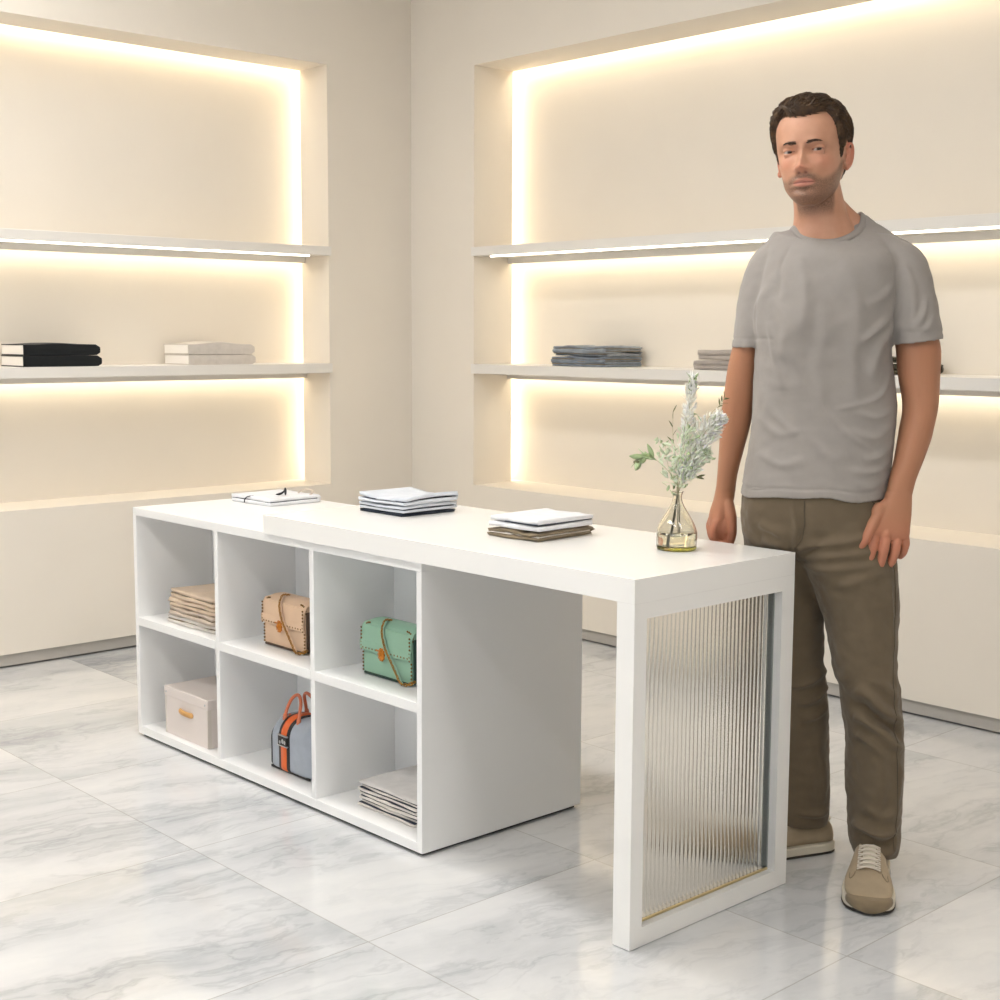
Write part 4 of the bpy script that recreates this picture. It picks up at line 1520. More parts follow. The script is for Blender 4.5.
# --- eyes, brows
M_EYE = NT('eye')
tc = M_EYE.n('ShaderNodeTexCoord')
ln = M_EYE.n('ShaderNodeVectorMath', operation='DISTANCE')
M_EYE.l(tc.outputs['Object'], ln.inputs[0])
ln.inputs[1].default_value = (0.0036, -0.0116, 0.0000)
M_EYE.l(M_EYE.ramp(ln.outputs['Value'], (0.0, lin(16, 12, 10)), (0.0034, lin(18, 13, 10)), (0.0038, lin(58, 42, 30)), (0.0064, lin(46, 34, 26)), (0.0071, lin(172, 160, 152)), (1.0, lin(172, 160, 152))), M_EYE.p.inputs['Base Color'])
M_EYE.p.inputs['Roughness'].default_value = 0.08
for c_ in EYES:
    bm = bmesh.new()
    ball(bm, (0, 0, 0), 0.0122, 0.0122, 0.0122, 32, 24)
    e_ = obj('eye', bm, M_EYE.m, man, True)
    e_.matrix_local = Matrix.Translation(Vector(to_body(np.array(c_)))) @ HR.to_4x4()

M_BROW = mat('dark_brown_brow', lin(66, 46, 34), 0.7)
M_HAIR = NT('dark_brown_hair')
tc = M_HAIR.n('ShaderNodeTexCoord')
nh = M_HAIR.n('ShaderNodeTexNoise', i_Scale=55.0, i_Detail=4.0)
M_HAIR.l(tc.outputs['Object'], nh.inputs['Vector'])
M_HAIR.l(M_HAIR.ramp(nh.outputs['Fac'], (0.3, lin(52, 38, 27)), (0.55, lin(78, 58, 40)), (0.75, lin(112, 87, 60))), M_HAIR.p.inputs['Base Color'])
M_HAIR.p.inputs['Roughness'].default_value = 0.45
M_HAIR.p.inputs['Specular IOR Level'].default_value = 0.35
M_HAIR = M_HAIR.m


def strand(bm, pts, r):
    m = len(pts)
    rr = []
    for i, q in enumerate(pts):
        tg = (pts[min(i + 1, m - 1)] - pts[max(i - 1, 0)]).normalized()
        s_ = tg.cross(Vector((0.31, 0.42, 0.85))).normalized()
        b_ = tg.cross(s_)
        w = r * (1.0 - 0.85 * (i / (m - 1)) ** 1.5)
        rr.append([q + (s_ * math.cos(k) + b_ * math.sin(k)) * w for k in (0.0, 2.1, 4.2)])
    loft(bm, rr)


def on_skin(q, lift):
    loc, nor, _, _ = BODY_TREE.find_nearest(q)
    return loc + nor * lift


for s in (-1, 1):
    bm = bmesh.new()
    for k in range(230):
        u = RNG.uniform()
        xx = s * (0.0110 + 0.040 * u)
        zz = 0.0112 + 0.0045 * math.sin(PI * min(1, u * 0.8)) - 0.006 * max(0, u - 0.6) + RNG.normal(0, 0.0025) * (1 - 0.55 * u)
        q = Vector(to_body(np.array([xx, -0.10, zz])))
        d_ = HR @ Vector((s * 0.0075, 0.001, 0.0036 * (1 - 1.8 * u)))
        strand(bm, [on_skin(q, 0.0006), on_skin(q + d_ * 0.5, 0.0014), on_skin(q + d_, 0.0010)], 0.0007)
    obj('eyebrow', bm, M_BROW, man)

# --- hair: swept mass over the scalp plus combed locks
def hairline(azd):
    return np.interp(azd, [0, 15, 28, 40, 47, 54, 60, 66, 72, 77, 80, 84, 100, 108, 116, 128, 180], [0.076, 0.078, 0.083, 0.084, 0.070, 0.046, 0.026, 0.000, -0.018, -0.020, 0.004, 0.026, 0.030, 0.006, -0.030, -0.060, -0.078])


azg = np.degrees(np.abs((HT + np.pi) % (2 * np.pi) - np.pi))
azs = np.degrees(np.arctan2(np.abs(HX), -(HY - 0.0)))
msk = sstep(-0.003, 0.008, HZ - hairline(azs))
top = sstep(0.050, 0.092, HZ)
front = sstep(0.03, -0.07, HY)
side_t = 0.0085 + 0.004 * sstep(0.02, 0.06, HZ)
thick = side_t * (1 - top) + (0.014 + 0.009 * front) * top
thick = thick * np.where(HZ < 0.012, 0.62, 1.0)
P0 = np.stack([HX, HY, HZ], -1)
ctr = np.stack([HX * 0.15, HY * 0.15, np.minimum(HZ, 0.05)], -1)
dirn = P0 - ctr
dirn /= np.linalg.norm(dirn, axis=-1, keepdims=True)
dirn[..., 2] += 0.25 * top
wav = 0.0022 * np.sin(HX * 210 + HY * 90 + 3 * np.sin(HY * 70)) * top + 0.0011 * np.sin(HT * 60 + HZ * 120) * (1 - top)
P1 = P0 + dirn * (msk * (thick + wav) - 0.005 * (1 - msk) - 0.003)[..., None]
PH = to_body(P1.reshape(-1, 3)).reshape(P1.shape)
bm = bmesh.new()
rows = [[bm.verts.new(p_) for p_ in r] for r in PH]
n = PH.shape[1]
for i in range(len(rows) - 1):
    for j in range(n):
        k = (j + 1) % n
        if max(msk[i, j], msk[i + 1, k], msk[i, k], msk[i + 1, j]) > 0.0:
            bm.faces.new((rows[i][j], rows[i][k], rows[i + 1][k], rows[i + 1][j]))
bm.faces.new(rows[-1])
bmesh.ops.delete(bm, geom=[v for v in bm.verts if not v.link_faces], context='VERTS')
hv = [v.co.copy() for v in bm.verts]
bm.verts.index_update()
HAIR_TREE = BVHTree.FromBMesh(bm)
hair = obj('hair', bm, M_HAIR, man, True)
# locks
bm = bmesh.new()
idx = np.argwhere(msk > 0.4)
for k in range(4600):
    i, j = idx[RNG.integers(len(idx))]
    if HZ[i, j] > 0.108 and RNG.uniform() < 0.8:
        continue
    q = Vector(PH[i, j])
    tp = max(top[i, j], 1.0 if (azs[i, j] < 46 and HZ[i, j] > 0.05) else 0.0)
    f = front[i, j]
    sgn = 1.0 if HX[i, j] > 0 else -1.0
    d_top = Vector((0.45 + RNG.normal(0, 0.2), 0.85, 0.25 * f))                   # back and over to his left
    d_side = Vector((0.0, 0.55 + RNG.normal(0, 0.2), -0.85))
    d_ = HR @ (d_top * tp + d_side * (1 - tp)).normalized()
    Ls = (0.020 + 0.022 * tp) * RNG.uniform(0.6, 1.2)
    pts = []
    for m_ in range(6):
        u = m_ / 5
        loc, nor, _, _ = HAIR_TREE.find_nearest(q)
        pts.append(loc + nor * (0.0004 + (0.0038 * tp + 0.0012 * (1 - tp)) * math.sin(PI * min(1.0, u * 0.8)) * RNG.uniform(0.6, 1.1)))
        d_ = (d_ - nor * d_.dot(nor)).normalized()
        q = loc + d_ * (Ls / 5)
    strand(bm, pts, RNG.uniform(0.0009, 0.0019) if tp > 0.4 else RNG.uniform(0.0006, 0.0011))
lk = obj('locks', bm, M_HAIR, hair, True)
lk['kind'] = 'stuff'

# ------------------------------------------------------------------ clothing
def fold_disp(C, N, segs, facing=(0, -1, 0)):
    """soft cloth folds: each (polyline in (a, z), width, amplitude, facing sign)"""
    out = np.zeros(len(C))
    wx = np.array([mnoise.noise(Vector(c_ * 11.0)) for c_ in C])
    wz = np.array([mnoise.noise(Vector(c_ * 11.0 + 31.7)) for c_ in C])
    C = C.copy()
    C[:, 0] += 0.016 * wx
    C[:, 2] += 0.016 * wz
    for poly, wd, amp, sgn in segs:
        P = np.array(spline(poly, 24))
        best = np.full(len(C), 9.0)
        tt = np.zeros(len(C))
        for i in range(23):
            a, b_ = P[i], P[i + 1]
            ab = b_ - a
            u = np.clip(((C[:, 0] - a[0]) * ab[0] + (C[:, 2] - a[1]) * ab[1]) / (ab @ ab + 1e-12), 0, 1)
            dd = np.hypot(C[:, 0] - a[0] - ab[0] * u, C[:, 2] - a[1] - ab[1] * u)
            m = dd < best
            best[m] = dd[m]
            tt[m] = (i + u[m]) / 23
        wgt = sstep(-0.1, 0.35, -sgn * N[:, 1])
        out += amp * np.exp(-(best / wd) ** 2) * np.sin(PI * np.clip(tt, 0.02, 0.98)) ** 0.6 * wgt
    return out


def soft_noise(C, sc, seed, stretch=(1, 1, 1)):
    o = np.empty(len(C))
    S = C * np.array(stretch) * sc + seed * 13.7
    for i in range(len(C)):
        o[i] = mnoise.noise(Vector(S[i]))
    return o


# --- t-shirt
TORSO = [(0.014, 0.008, 1.480, 0.122, 0.088), (0.019, 0.005, 1.455, 0.146, 0.103), (0.020, 0.0, 1.409, 0.156, 0.115), (0.012, -0.003, 1.353, 0.157, 0.122),
         (0.004, -0.003, 1.286, 0.154, 0.124), (0.005, 0.0, 1.219, 0.152, 0.120), (0.009, 0.0, 1.151, 0.157, 0.116), (0.013, 0.0, 1.083, 0.161, 0.115), (0.009, 0.0, 1.014, 0.162, 0.117), (0.001, 0.0, 0.946, 0.164, 0.121), (-0.005, 0.0, 0.888, 0.166, 0.125)]
SL_L = [(0.110, -0.012, 1.478, 0.034, 0.045), (0.138, -0.022, 1.462, 0.044, 0.054), (0.163, -0.033, 1.425, 0.055, 0.061), (0.183, -0.040, 1.353, 0.0575, 0.065), (0.195, -0.045, 1.290, 0.058, 0.067), (0.203, -0.050, 1.238, 0.0575, 0.068)]
SL_R = [(-0.070, 0.022, 1.476, 0.030, 0.045), (-0.096, 0.030, 1.456, 0.036, 0.050), (-0.118, 0.040, 1.420, 0.041, 0.056), (-0.136, 0.045, 1.355, 0.042, 0.060), (-0.1475, 0.052, 1.287, 0.0375, 0.061), (-0.1565, 0.058, 1.222, 0.0350, 0.061)]


def sleeve(bm, rows, n=36):
    R = [ell(r[0], r[1], r[2], r[3], r[4], n, 0, 2.1) for r in dense(rows, 5)]
    l = rows[-1]
    R.append(ell(l[0], l[1], l[2], l[3] - 0.0055, l[4] - 0.0055, n, 0, 2.1))
    R.append(ell(l[0], l[1], l[2] + 0.030, l[3] - 0.008, l[4] - 0.008, n, 0, 2.1))
    # outer hem a touch lower than the inner one
    for q in range(n):
        for w_, kk in ((-4, 0.5), (-3, 1), (-2, 1)):
            x_, y_, z_ = R[w_][q]
            R[w_][q] = (x_, y_, z_ + kk * (0.15 if l[0] > 0 else 0.03) * (x_ - l[0]))
    loft(bm, R)


bm = bmesh.new()
tr = dense(TORSO, 6)
R = []
def neckring(k, dz, n=56):
    q = ell(NCX, 0.006, 0, 0.0770 * k, 0.0715 * k, n, BYAW, 2.0)
    return [(a_, b_, neck_z(a_, b_) + dz) for a_, b_, _ in q]
NCX = 0.010
NZ, NLAT = 1.507, 0.19
def neck_z(a_, b_):
    # the neckline dips in front and stays almost level behind
    f_ = float(sstep(-0.03, 0.03, np.array(b_)))
    return NZ + NLAT * (a_ - NCX) + b_ * (0.74 * (1 - f_) - 0.06 * f_)
R.append(neckring(0.90, -0.035))
R.append(neckring(0.93, -0.004))
R.append(neckring(1.00, 0.001))
R.append(neckring(1.12, -0.003))
R.append([tuple(0.5 * np.array(p_) + 0.5 * np.array(q_)) for p_, q_ in zip(neckring(1.25, -0.006), ell(0.014, 0.008, 1.484, 0.118, 0.086, 56, BYAW, 2.35))])
for r in tr:
    ring = ell(r[0], r[1], r[2], r[3], r[4], 56, BYAW, 2.35)
    k = float(sstep(1.42, 1.48, np.array(r[2])))
    ring = [(a_, b_, z_ + 0.25 * k * min(0.02, b_ + 0.01)) for a_, b_, z_ in ring]
    R.append(ring)
l = TORSO[-1]
R.append(ell(l[0], l[1], l[2], l[3] - 0.006, l[4] - 0.006, 56, BYAW, 2.35))
R.append(ell(l[0], l[1], l[2] + 0.035, l[3] - 0.010, l[4] - 0.010, 56, BYAW, 2.35))
loft(bm, R)
sleeve(bm, SL_L)
sleeve(bm, SL_R)
# rounded shoulders and chest
ball(bm, (0.118, -0.020, 1.425), 0.055, 0.062, 0.054, 24, 16)
ball(bm, (0.095, -0.018, 1.425), 0.055, 0.080, 0.058, 24, 16)
tube(bm, spline([(0.078, 0.0, 1.480), (0.112, -0.010, 1.470), (0.150, -0.024, 1.444)], 12), 0.031, 18)
tube(bm, spline([(-0.058, 0.012, 1.462), (-0.092, 0.022, 1.444), (-0.122, 0.036, 1.418)], 12), 0.029, 18)
ball(bm, (0.128, -0.040, 1.375), 0.042, 0.062, 0.060, 24, 16)
ball(bm, (-0.082, 0.030, 1.425), 0.050, 0.058, 0.052, 24, 16)
ball(bm, (-0.062, 0.020, 1.425), 0.050, 0.080, 0.056, 24, 16)
ball(bm, (-0.108, 0.025, 1.375), 0.036, 0.060, 0.058, 24, 16)
shirt = fuse(bm, 0.0036, smooth=7, fac=0.5)
C, N = coords(shirt), normals(shirt)
segs = [
    # chest and belly hang
    ([(-0.055, 1.36), (-0.075, 1.25), (-0.070, 1.12)], 0.022, 0.0050, 1), ([(-0.012, 1.33), (-0.028, 1.20), (-0.020, 1.06)], 0.018, 0.0035, 1), ([(0.060, 1.32), (0.045, 1.20), (0.055, 1.08)], 0.020, 0.0035, 1),
    # pulls from his left armpit
    ([(0.138, 1.33), (0.105, 1.27), (0.065, 1.235)], 0.010, 0.0055, 1), ([(0.142, 1.29), (0.115, 1.225), (0.085, 1.16)], 0.011, 0.0055, 1), ([(0.135, 1.36), (0.105, 1.335), (0.075, 1.325)], 0.010, 0.0035, 1),
    # pulls from his right armpit
    ([(-0.118, 1.34), (-0.095, 1.28), (-0.088, 1.20)], 0.010, 0.0050, 1), ([(-0.122, 1.29), (-0.108, 1.22), (-0.104, 1.13)], 0.010, 0.0045, 1),
    # waist drags
    ([(0.150, 1.10), (0.105, 1.075), (0.055, 1.080)], 0.009, 0.0043, 1), ([(0.152, 1.065), (0.105, 1.035), (0.050, 1.035)], 0.009, 0.0040, 1), ([(0.150, 1.025), (0.110, 0.995), (0.065, 0.985)], 0.010, 0.0043, 1), ([(0.140, 0.975), (0.100, 0.955), (0.045, 0.960)], 0.009, 0.0032, 1),
    ([(-0.145, 1.06), (-0.105, 1.03), (-0.060, 1.035)], 0.010, 0.0032, 1), ([(-0.148, 0.995), (-0.10, 0.965), (-0.050, 0.975)], 0.010, 0.0032, 1), ([(-0.040, 1.01), (0.0, 0.985), (0.040, 0.995)], 0.010, 0.0022, 1),
    ([(0.150, 1.20), (0.118, 1.14), (0.080, 1.105), (0.02, 1.09)], 0.008, 0.0030, 1), ([(-0.02, 1.12), (0.03, 1.04), (0.09, 1.01)], 0.008, 0.0026, 1), ([(-0.13, 1.14), (-0.11, 1.08), (-0.07, 1.02)], 0.009, 0.0030, 1),
    ([(0.02, 1.42), (0.05, 1.36), (0.06, 1.30)], 0.014, 0.0026, 1), ([(-0.07, 1.43), (-0.065, 1.38), (-0.06, 1.33)], 0.012, 0.0024, 1), ([(0.145, 0.94), (0.10, 0.92), (0.06, 0.93)], 0.008, 0.0026, 1),
    # sleeves
    ([(0.160, 1.40), (0.172, 1.34), (0.170, 1.28)], 0.010, 0.0045, 1), ([(0.205, 1.33), (0.190, 1.29), (0.165, 1.262)], 0.009, 0.0045, 1), ([(0.225, 1.30), (0.205, 1.275), (0.18, 1.262)], 0.008, 0.0030, 1),
    ([(-0.118, 1.37), (-0.140, 1.31), (-0.145, 1.25)], 0.009, 0.0040, 1),
    # seam grooves where the sleeves are set in
    ([(0.118, 1.468), (0.130, 1.41), (0.140, 1.35), (0.150, 1.31)], 0.0040, -0.0016, 1), ([(-0.084, 1.462), (-0.100, 1.41), (-0.108, 1.35), (-0.118, 1.31)], 0.0040, -0.0016, 1),
    # back
    ([(-0.10, 1.2), (0.0, 1.15), (0.1, 1.2)], 0.02, 0.005, -1), ([(-0.10, 1.05), (0.0, 1.0), (0.1, 1.04)], 0.015, 0.006, -1),
]
d = 1.7 * fold_disp(C, N, segs)
d += 0.0030 * soft_noise(C, 16, 1, (1, 1, 0.45)) + 0.0016 * soft_noise(C, 42, 2, (0.5, 1, 1))
arm = (C[:, 0] > 0.150) | (C[:, 0] < -0.125)
hz = np.where(arm & (C[:, 2] > 1.15), 0.0, C[:, 2] - 0.888)
d -= 0.0022 * G(hz - 0.022, 0.0028) * (C[:, 2] < 1.0)
d -= 0.0018 * G(C[:, 2] - (1.238 + 0.022), 0.0026) * (C[:, 0] > 0.150) + 0.0018 * G(C[:, 2] - (1.222 + 0.022), 0.0026) * (C[:, 0] < -0.118) * (C[:, 2] > 1.15)
C = C + N * d[:, None]
# hem waviness
lowm = sstep(0.96, 0.89, C[:, 2])
ang = np.arctan2(C[:, 1], C[:, 0])
C[:, 2] += lowm * (0.0035 * np.sin(3 * ang + 1.0) + 0.002 * np.sin(7 * ang))
setco(shirt, C)
M_TEE = fabric('grey_jersey', lin(152, 146, 141), 0.92, 0.03, 1400)
tee = obj('t_shirt', shirt, M_TEE, man, True)
SHIRT_TREE = BVHTree.FromPolygons([Vector(c_) for c_ in coords(shirt)], [tuple(p_.vertices) for p_ in shirt.polygons])
# ribbed collar
bm = bmesh.new()
P = []
for k in range(72):
    a_ = 2 * PI * k / 72
    lx, ly = 0.0770 * math.cos(a_), 0.0715 * math.sin(a_)
    aa = lx * math.cos(BYAW) - ly * math.sin(BYAW) + NCX
    bb = lx * math.sin(BYAW) + ly * math.cos(BYAW) + 0.006
    P.append(Vector((aa, bb, neck_z(aa, bb) + 0.0015)))
R = []
for i, q in enumerate(P):
    out = Vector((q.x - NCX, q.y - 0.006, 0)).normalized()
    up_ = Vector((0, 0, 1))
    down = (out * 0.8 - up_ * 0.75).normalized()
    nn = (out * 0.75 + up_ * 0.8).normalized()
    R.append([q + down * u_ + nn * v_ for u_, v_ in ((-0.007, 0.0), (-0.006, 0.0022), (0.0, 0.0034), (0.007, 0.0030), (0.010, 0.0010), (0.010, -0.004), (0.0, -0.005), (-0.006, -0.003))])
vr = [[bm.verts.new(p_) for p_ in r] for r in R]
for i in range(72):
    for j in range(8):
        bm.faces.new((vr[i][j], vr[i][(j + 1) % 8], vr[(i + 1) % 72][(j + 1) % 8], vr[(i + 1) % 72][j]))
obj('collar', bm, M_TEE, tee, True)

# --- trousers
LEG_L = [(0.055, -0.018, 0.835, 0.105, 0.108), (0.064, -0.030, 0.789, 0.108, 0.102), (0.072, -0.038, 0.744, 0.107, 0.100), (0.083, -0.042, 0.698, 0.099, 0.100), (0.094, -0.045, 0.653, 0.091, 0.098), (0.102, -0.050, 0.596, 0.082, 0.092), (0.107, -0.055, 0.539, 0.077, 0.086), (0.112, -0.060, 0.489, 0.071, 0.082),
         (0.124, -0.062, 0.447, 0.067, 0.080), (0.129, -0.060, 0.400, 0.068, 0.078), (0.140, -0.055, 0.328, 0.065, 0.078), (0.145, -0.050, 0.243, 0.064, 0.078), (0.150, -0.046, 0.158, 0.062, 0.076), (0.151, -0.045, 0.085, 0.057, 0.073), (0.151, -0.046, 0.056, 0.052, 0.071)]
LEG_R = [(-0.062, 0.030, 0.835, 0.098, 0.105), (-0.062, 0.045, 0.788, 0.092, 0.102), (-0.054, 0.060, 0.727, 0.091, 0.100), (-0.047, 0.068, 0.666, 0.087, 0.098), (-0.041, 0.072, 0.606, 0.082, 0.094), (-0.033, 0.076, 0.533, 0.078, 0.088), (-0.030, 0.079, 0.467, 0.075, 0.083), (-0.023, 0.082, 0.435, 0.077, 0.082),
         (-0.013, 0.090, 0.359, 0.079, 0.080), (-0.004, 0.099, 0.270, 0.077, 0.078), (0.005, 0.106, 0.169, 0.074, 0.076), (0.010, 0.110, 0.106, 0.070, 0.073), (0.013, 0.112, 0.066, 0.066, 0.070)]
HIPS = [(0.000, 0.0, 0.965, 0.148, 0.106), (-0.003, 0.0, 0.927, 0.155, 0.110), (-0.004, 0.0, 0.876, 0.163, 0.118), (0.000, 0.003, 0.830, 0.169, 0.121), (0.006, 0.008, 0.790, 0.168, 0.116), (0.010, 0.012, 0.760, 0.150, 0.098), (0.012, 0.014, 0.742, 0.110, 0.070)]


def trouser_leg(bm, rows, n=40):
    R = [ell(r[0], r[1], r[2], r[3], r[4], n, 0, 2.15) for r in dense(rows, 5)]
    l = rows[-1]
    R.append(ell(l[0], l[1], l[2], l[3] - 0.006, l[4] - 0.006, n, 0, 2.15))
    R.append(ell(l[0], l[1], l[2] + 0.04, l[3] - 0.010, l[4] - 0.010, n, 0, 2.15))
    loft(bm, R)


bm = bmesh.new()
loft(bm, [ell(r[0], r[1], r[2], r[3], r[4], 56, BYAW, 2.35) for r in dense(HIPS, 5)])
trouser_leg(bm, LEG_L)
trouser_leg(bm, LEG_R)
trs = fuse(bm, 0.0040, smooth=7, fac=0.5)
C, N = coords(trs), normals(trs)
segs = [
    # whiskers from the crotch
    ([(-0.052, 0.775), (0.01, 0.80), (0.09, 0.812)], 0.010, 0.0050, 1), ([(-0.045, 0.755), (0.02, 0.772), (0.11, 0.780)], 0.010, 0.0050, 1), ([(-0.035, 0.735), (0.03, 0.742), (0.12, 0.748)], 0.011, 0.0045, 1), ([(-0.075, 0.79), (-0.11, 0.815), (-0.15, 0.825)], 0.011, 0.0050, 1), ([(-0.07, 0.765), (-0.10, 0.782), (-0.14, 0.782)], 0.011, 0.0045, 1),
    ([(0.02, 0.705), (0.07, 0.715), (0.14, 0.735)], 0.012, 0.0035, 1),
    # fly: stitched curve
    ([(-0.072, 0.89), (-0.066, 0.84), (-0.060, 0.80), (-0.055, 0.775)], 0.007, 0.0045, 1), ([(-0.050, 0.885), (-0.046, 0.83), (-0.052, 0.79)], 0.004, -0.0022, 1),
    # thigh lengthwise
    ([(0.075, 0.72), (0.092, 0.62), (0.105, 0.52)], 0.018, 0.0035, 1), ([(0.150, 0.70), (0.150, 0.60), (0.145, 0.52)], 0.008, 0.0030, 1),
    # knee breaks on the near leg
    ([(0.070, 0.455), (0.105, 0.445), (0.150, 0.405), (0.185, 0.375)], 0.012, 0.0100, 1), ([(0.068, 0.420), (0.105, 0.415), (0.150, 0.375), (0.188, 0.345)], 0.010, -0.0070, 1), ([(0.075, 0.395), (0.110, 0.385), (0.155, 0.345), (0.190, 0.320)], 0.011, 0.0080, 1), ([(0.095, 0.480), (0.130, 0.470), (0.170, 0.440)], 0.010, 0.0050, 1), ([(0.082, 0.350), (0.115, 0.335), (0.15, 0.305)], 0.010, 0.0045, 1),
    ([(0.125, 0.32), (0.135, 0.24), (0.135, 0.16)], 0.014, 0.0045, 1), ([(0.170, 0.30), (0.178, 0.22), (0.175, 0.14)], 0.012, 0.0035, 1),
    # hem break on the near leg
    ([(0.100, 0.135), (0.135, 0.118), (0.185, 0.128)], 0.010, 0.0085, 1), ([(0.100, 0.108), (0.140, 0.092), (0.190, 0.105)], 0.009, -0.0060, 1), ([(0.105, 0.080), (0.145, 0.068), (0.190, 0.082)], 0.009, 0.0050, 1), ([(0.110, 0.175), (0.14, 0.160), (0.175, 0.172)], 0.011, 0.0040, 1),
    # far leg
    ([(0.050, 0.475), (0.010, 0.450), (-0.05, 0.44)], 0.011, 0.0070, 1), ([(0.055, 0.43), (0.02, 0.405), (-0.03, 0.395)], 0.010, 0.0065, 1), ([(0.058, 0.38), (0.025, 0.36), (-0.02, 0.352)], 0.010, 0.0050, 1), ([(0.035, 0.30), (0.045, 0.22), (0.05, 0.14)], 0.012, 0.0045, 1), ([(0.06, 0.125), (0.03, 0.112), (-0.02, 0.118)], 0.010, 0.0065, 1),
    # behind the knees and seat
    ([(0.07, 0.47), (0.12, 0.45), (0.17, 0.46)], 0.012, 0.007, -1), ([(-0.08, 0.48), (-0.03, 0.46), (0.03, 0.47)], 0.012, 0.007, -1), ([(-0.10, 0.76), (0.0, 0.74), (0.10, 0.76)], 0.014, 0.006, -1),
]
d = 1.9 * fold_disp(C, N, segs)
d += 0.0040 * soft_noise(C, 18, 3, (1, 1, 0.5)) + 0.0026 * soft_noise(C, 44, 4, (0.6, 1, 1))
C = C + N * d[:, None]
hem = sstep(0.12, 0.05, C[:, 2])
C[:, 2] += hem * 0.004 * np.sin(3 * np.arctan2(C[:, 1] + 0.045, C[:, 0] - 0.15) + 0.5)
setco(trs, C)
M_CHINO = fabric('olive_chino', lin(105, 92, 74), 0.85, 0.06, 1100)
tro = obj('trousers', trs, M_CHINO, man, True)
TRO_TREE = BVHTree.FromPolygons([Vector(c_) for c_ in coords(trs)], [tuple(p_.vertices) for p_ in trs.polygons])


def snap(tree, pts, lift=0.0006, n=90, sgn=-1):
    out = []
    for q in spline(pts, n):
        o_ = Vector((q[0], sgn * 0.6, q[1])) if len(q) == 2 else None
        hit = tree.ray_cast(o_, Vector((0, -sgn, 0)))
        if hit[0] is not None:
            out.append(hit[0] + hit[1] * lift)
    return out


M_SEAM = fabric('dark_olive_seam', lin(84, 74, 60), 0.9)
for nm, pl_ in (('side_seam', [(0.143, 0.86), (0.154, 0.76), (0.160, 0.66), (0.157, 0.55), (0.158, 0.46), (0.166, 0.38), (0.176, 0.28), (0.180, 0.18), (0.178, 0.08)]),
                ('fly_seam', [(-0.050, 0.885), (-0.047, 0.84), (-0.050, 0.80), (-0.064, 0.778)]),
                ('centre_seam', [(-0.064, 0.778), (-0.056, 0.755), (-0.045, 0.738)]),
                ('pocket_seam', [(0.098, 0.888), (0.128, 0.855), (0.152, 0.80)])):
    pts = snap(TRO_TREE, pl_)
    if len(pts) > 3:
        bm = bmesh.new()
        tube(bm, pts, 0.0011, 6)
        obj(nm, bm, M_SEAM, tro, True)

# --- sneakers
M_SUEDE = fabric('sand_suede', lin(166, 149, 124), 0.95, 0.06, 700)
M_SUEDE2 = fabric('darker_sand_suede', lin(136, 120, 96), 0.95, 0.06, 700)
M_MID = mat('cream_rubber', lin(214, 206, 188), 0.6)
M_OUT = mat('dark_rubber', lin(58, 52, 44), 0.7)
M_LACE = fabric('pale_laces', lin(220, 210, 196), 0.9, 0.04)
PROF = [(0.000, 0.017, 0.050), (0.015, 0.026, 0.066), (0.06, 0.0335, 0.080), (0.14, 0.0365, 0.087), (0.24, 0.0375, 0.090), (0.34, 0.0385, 0.093), (0.44, 0.0410, 0.084), (0.55, 0.0450, 0.069), (0.66, 0.0485, 0.057), (0.77, 0.0495, 0.0495), (0.87, 0.0450, 0.0445), (0.94, 0.0350, 0.0400), (0.98, 0.0230, 0.0345), (1.0, 0.0110, 0.030)]
BEND = lambda s_: 0.010 * math.sin(PI * s_) * 0.6


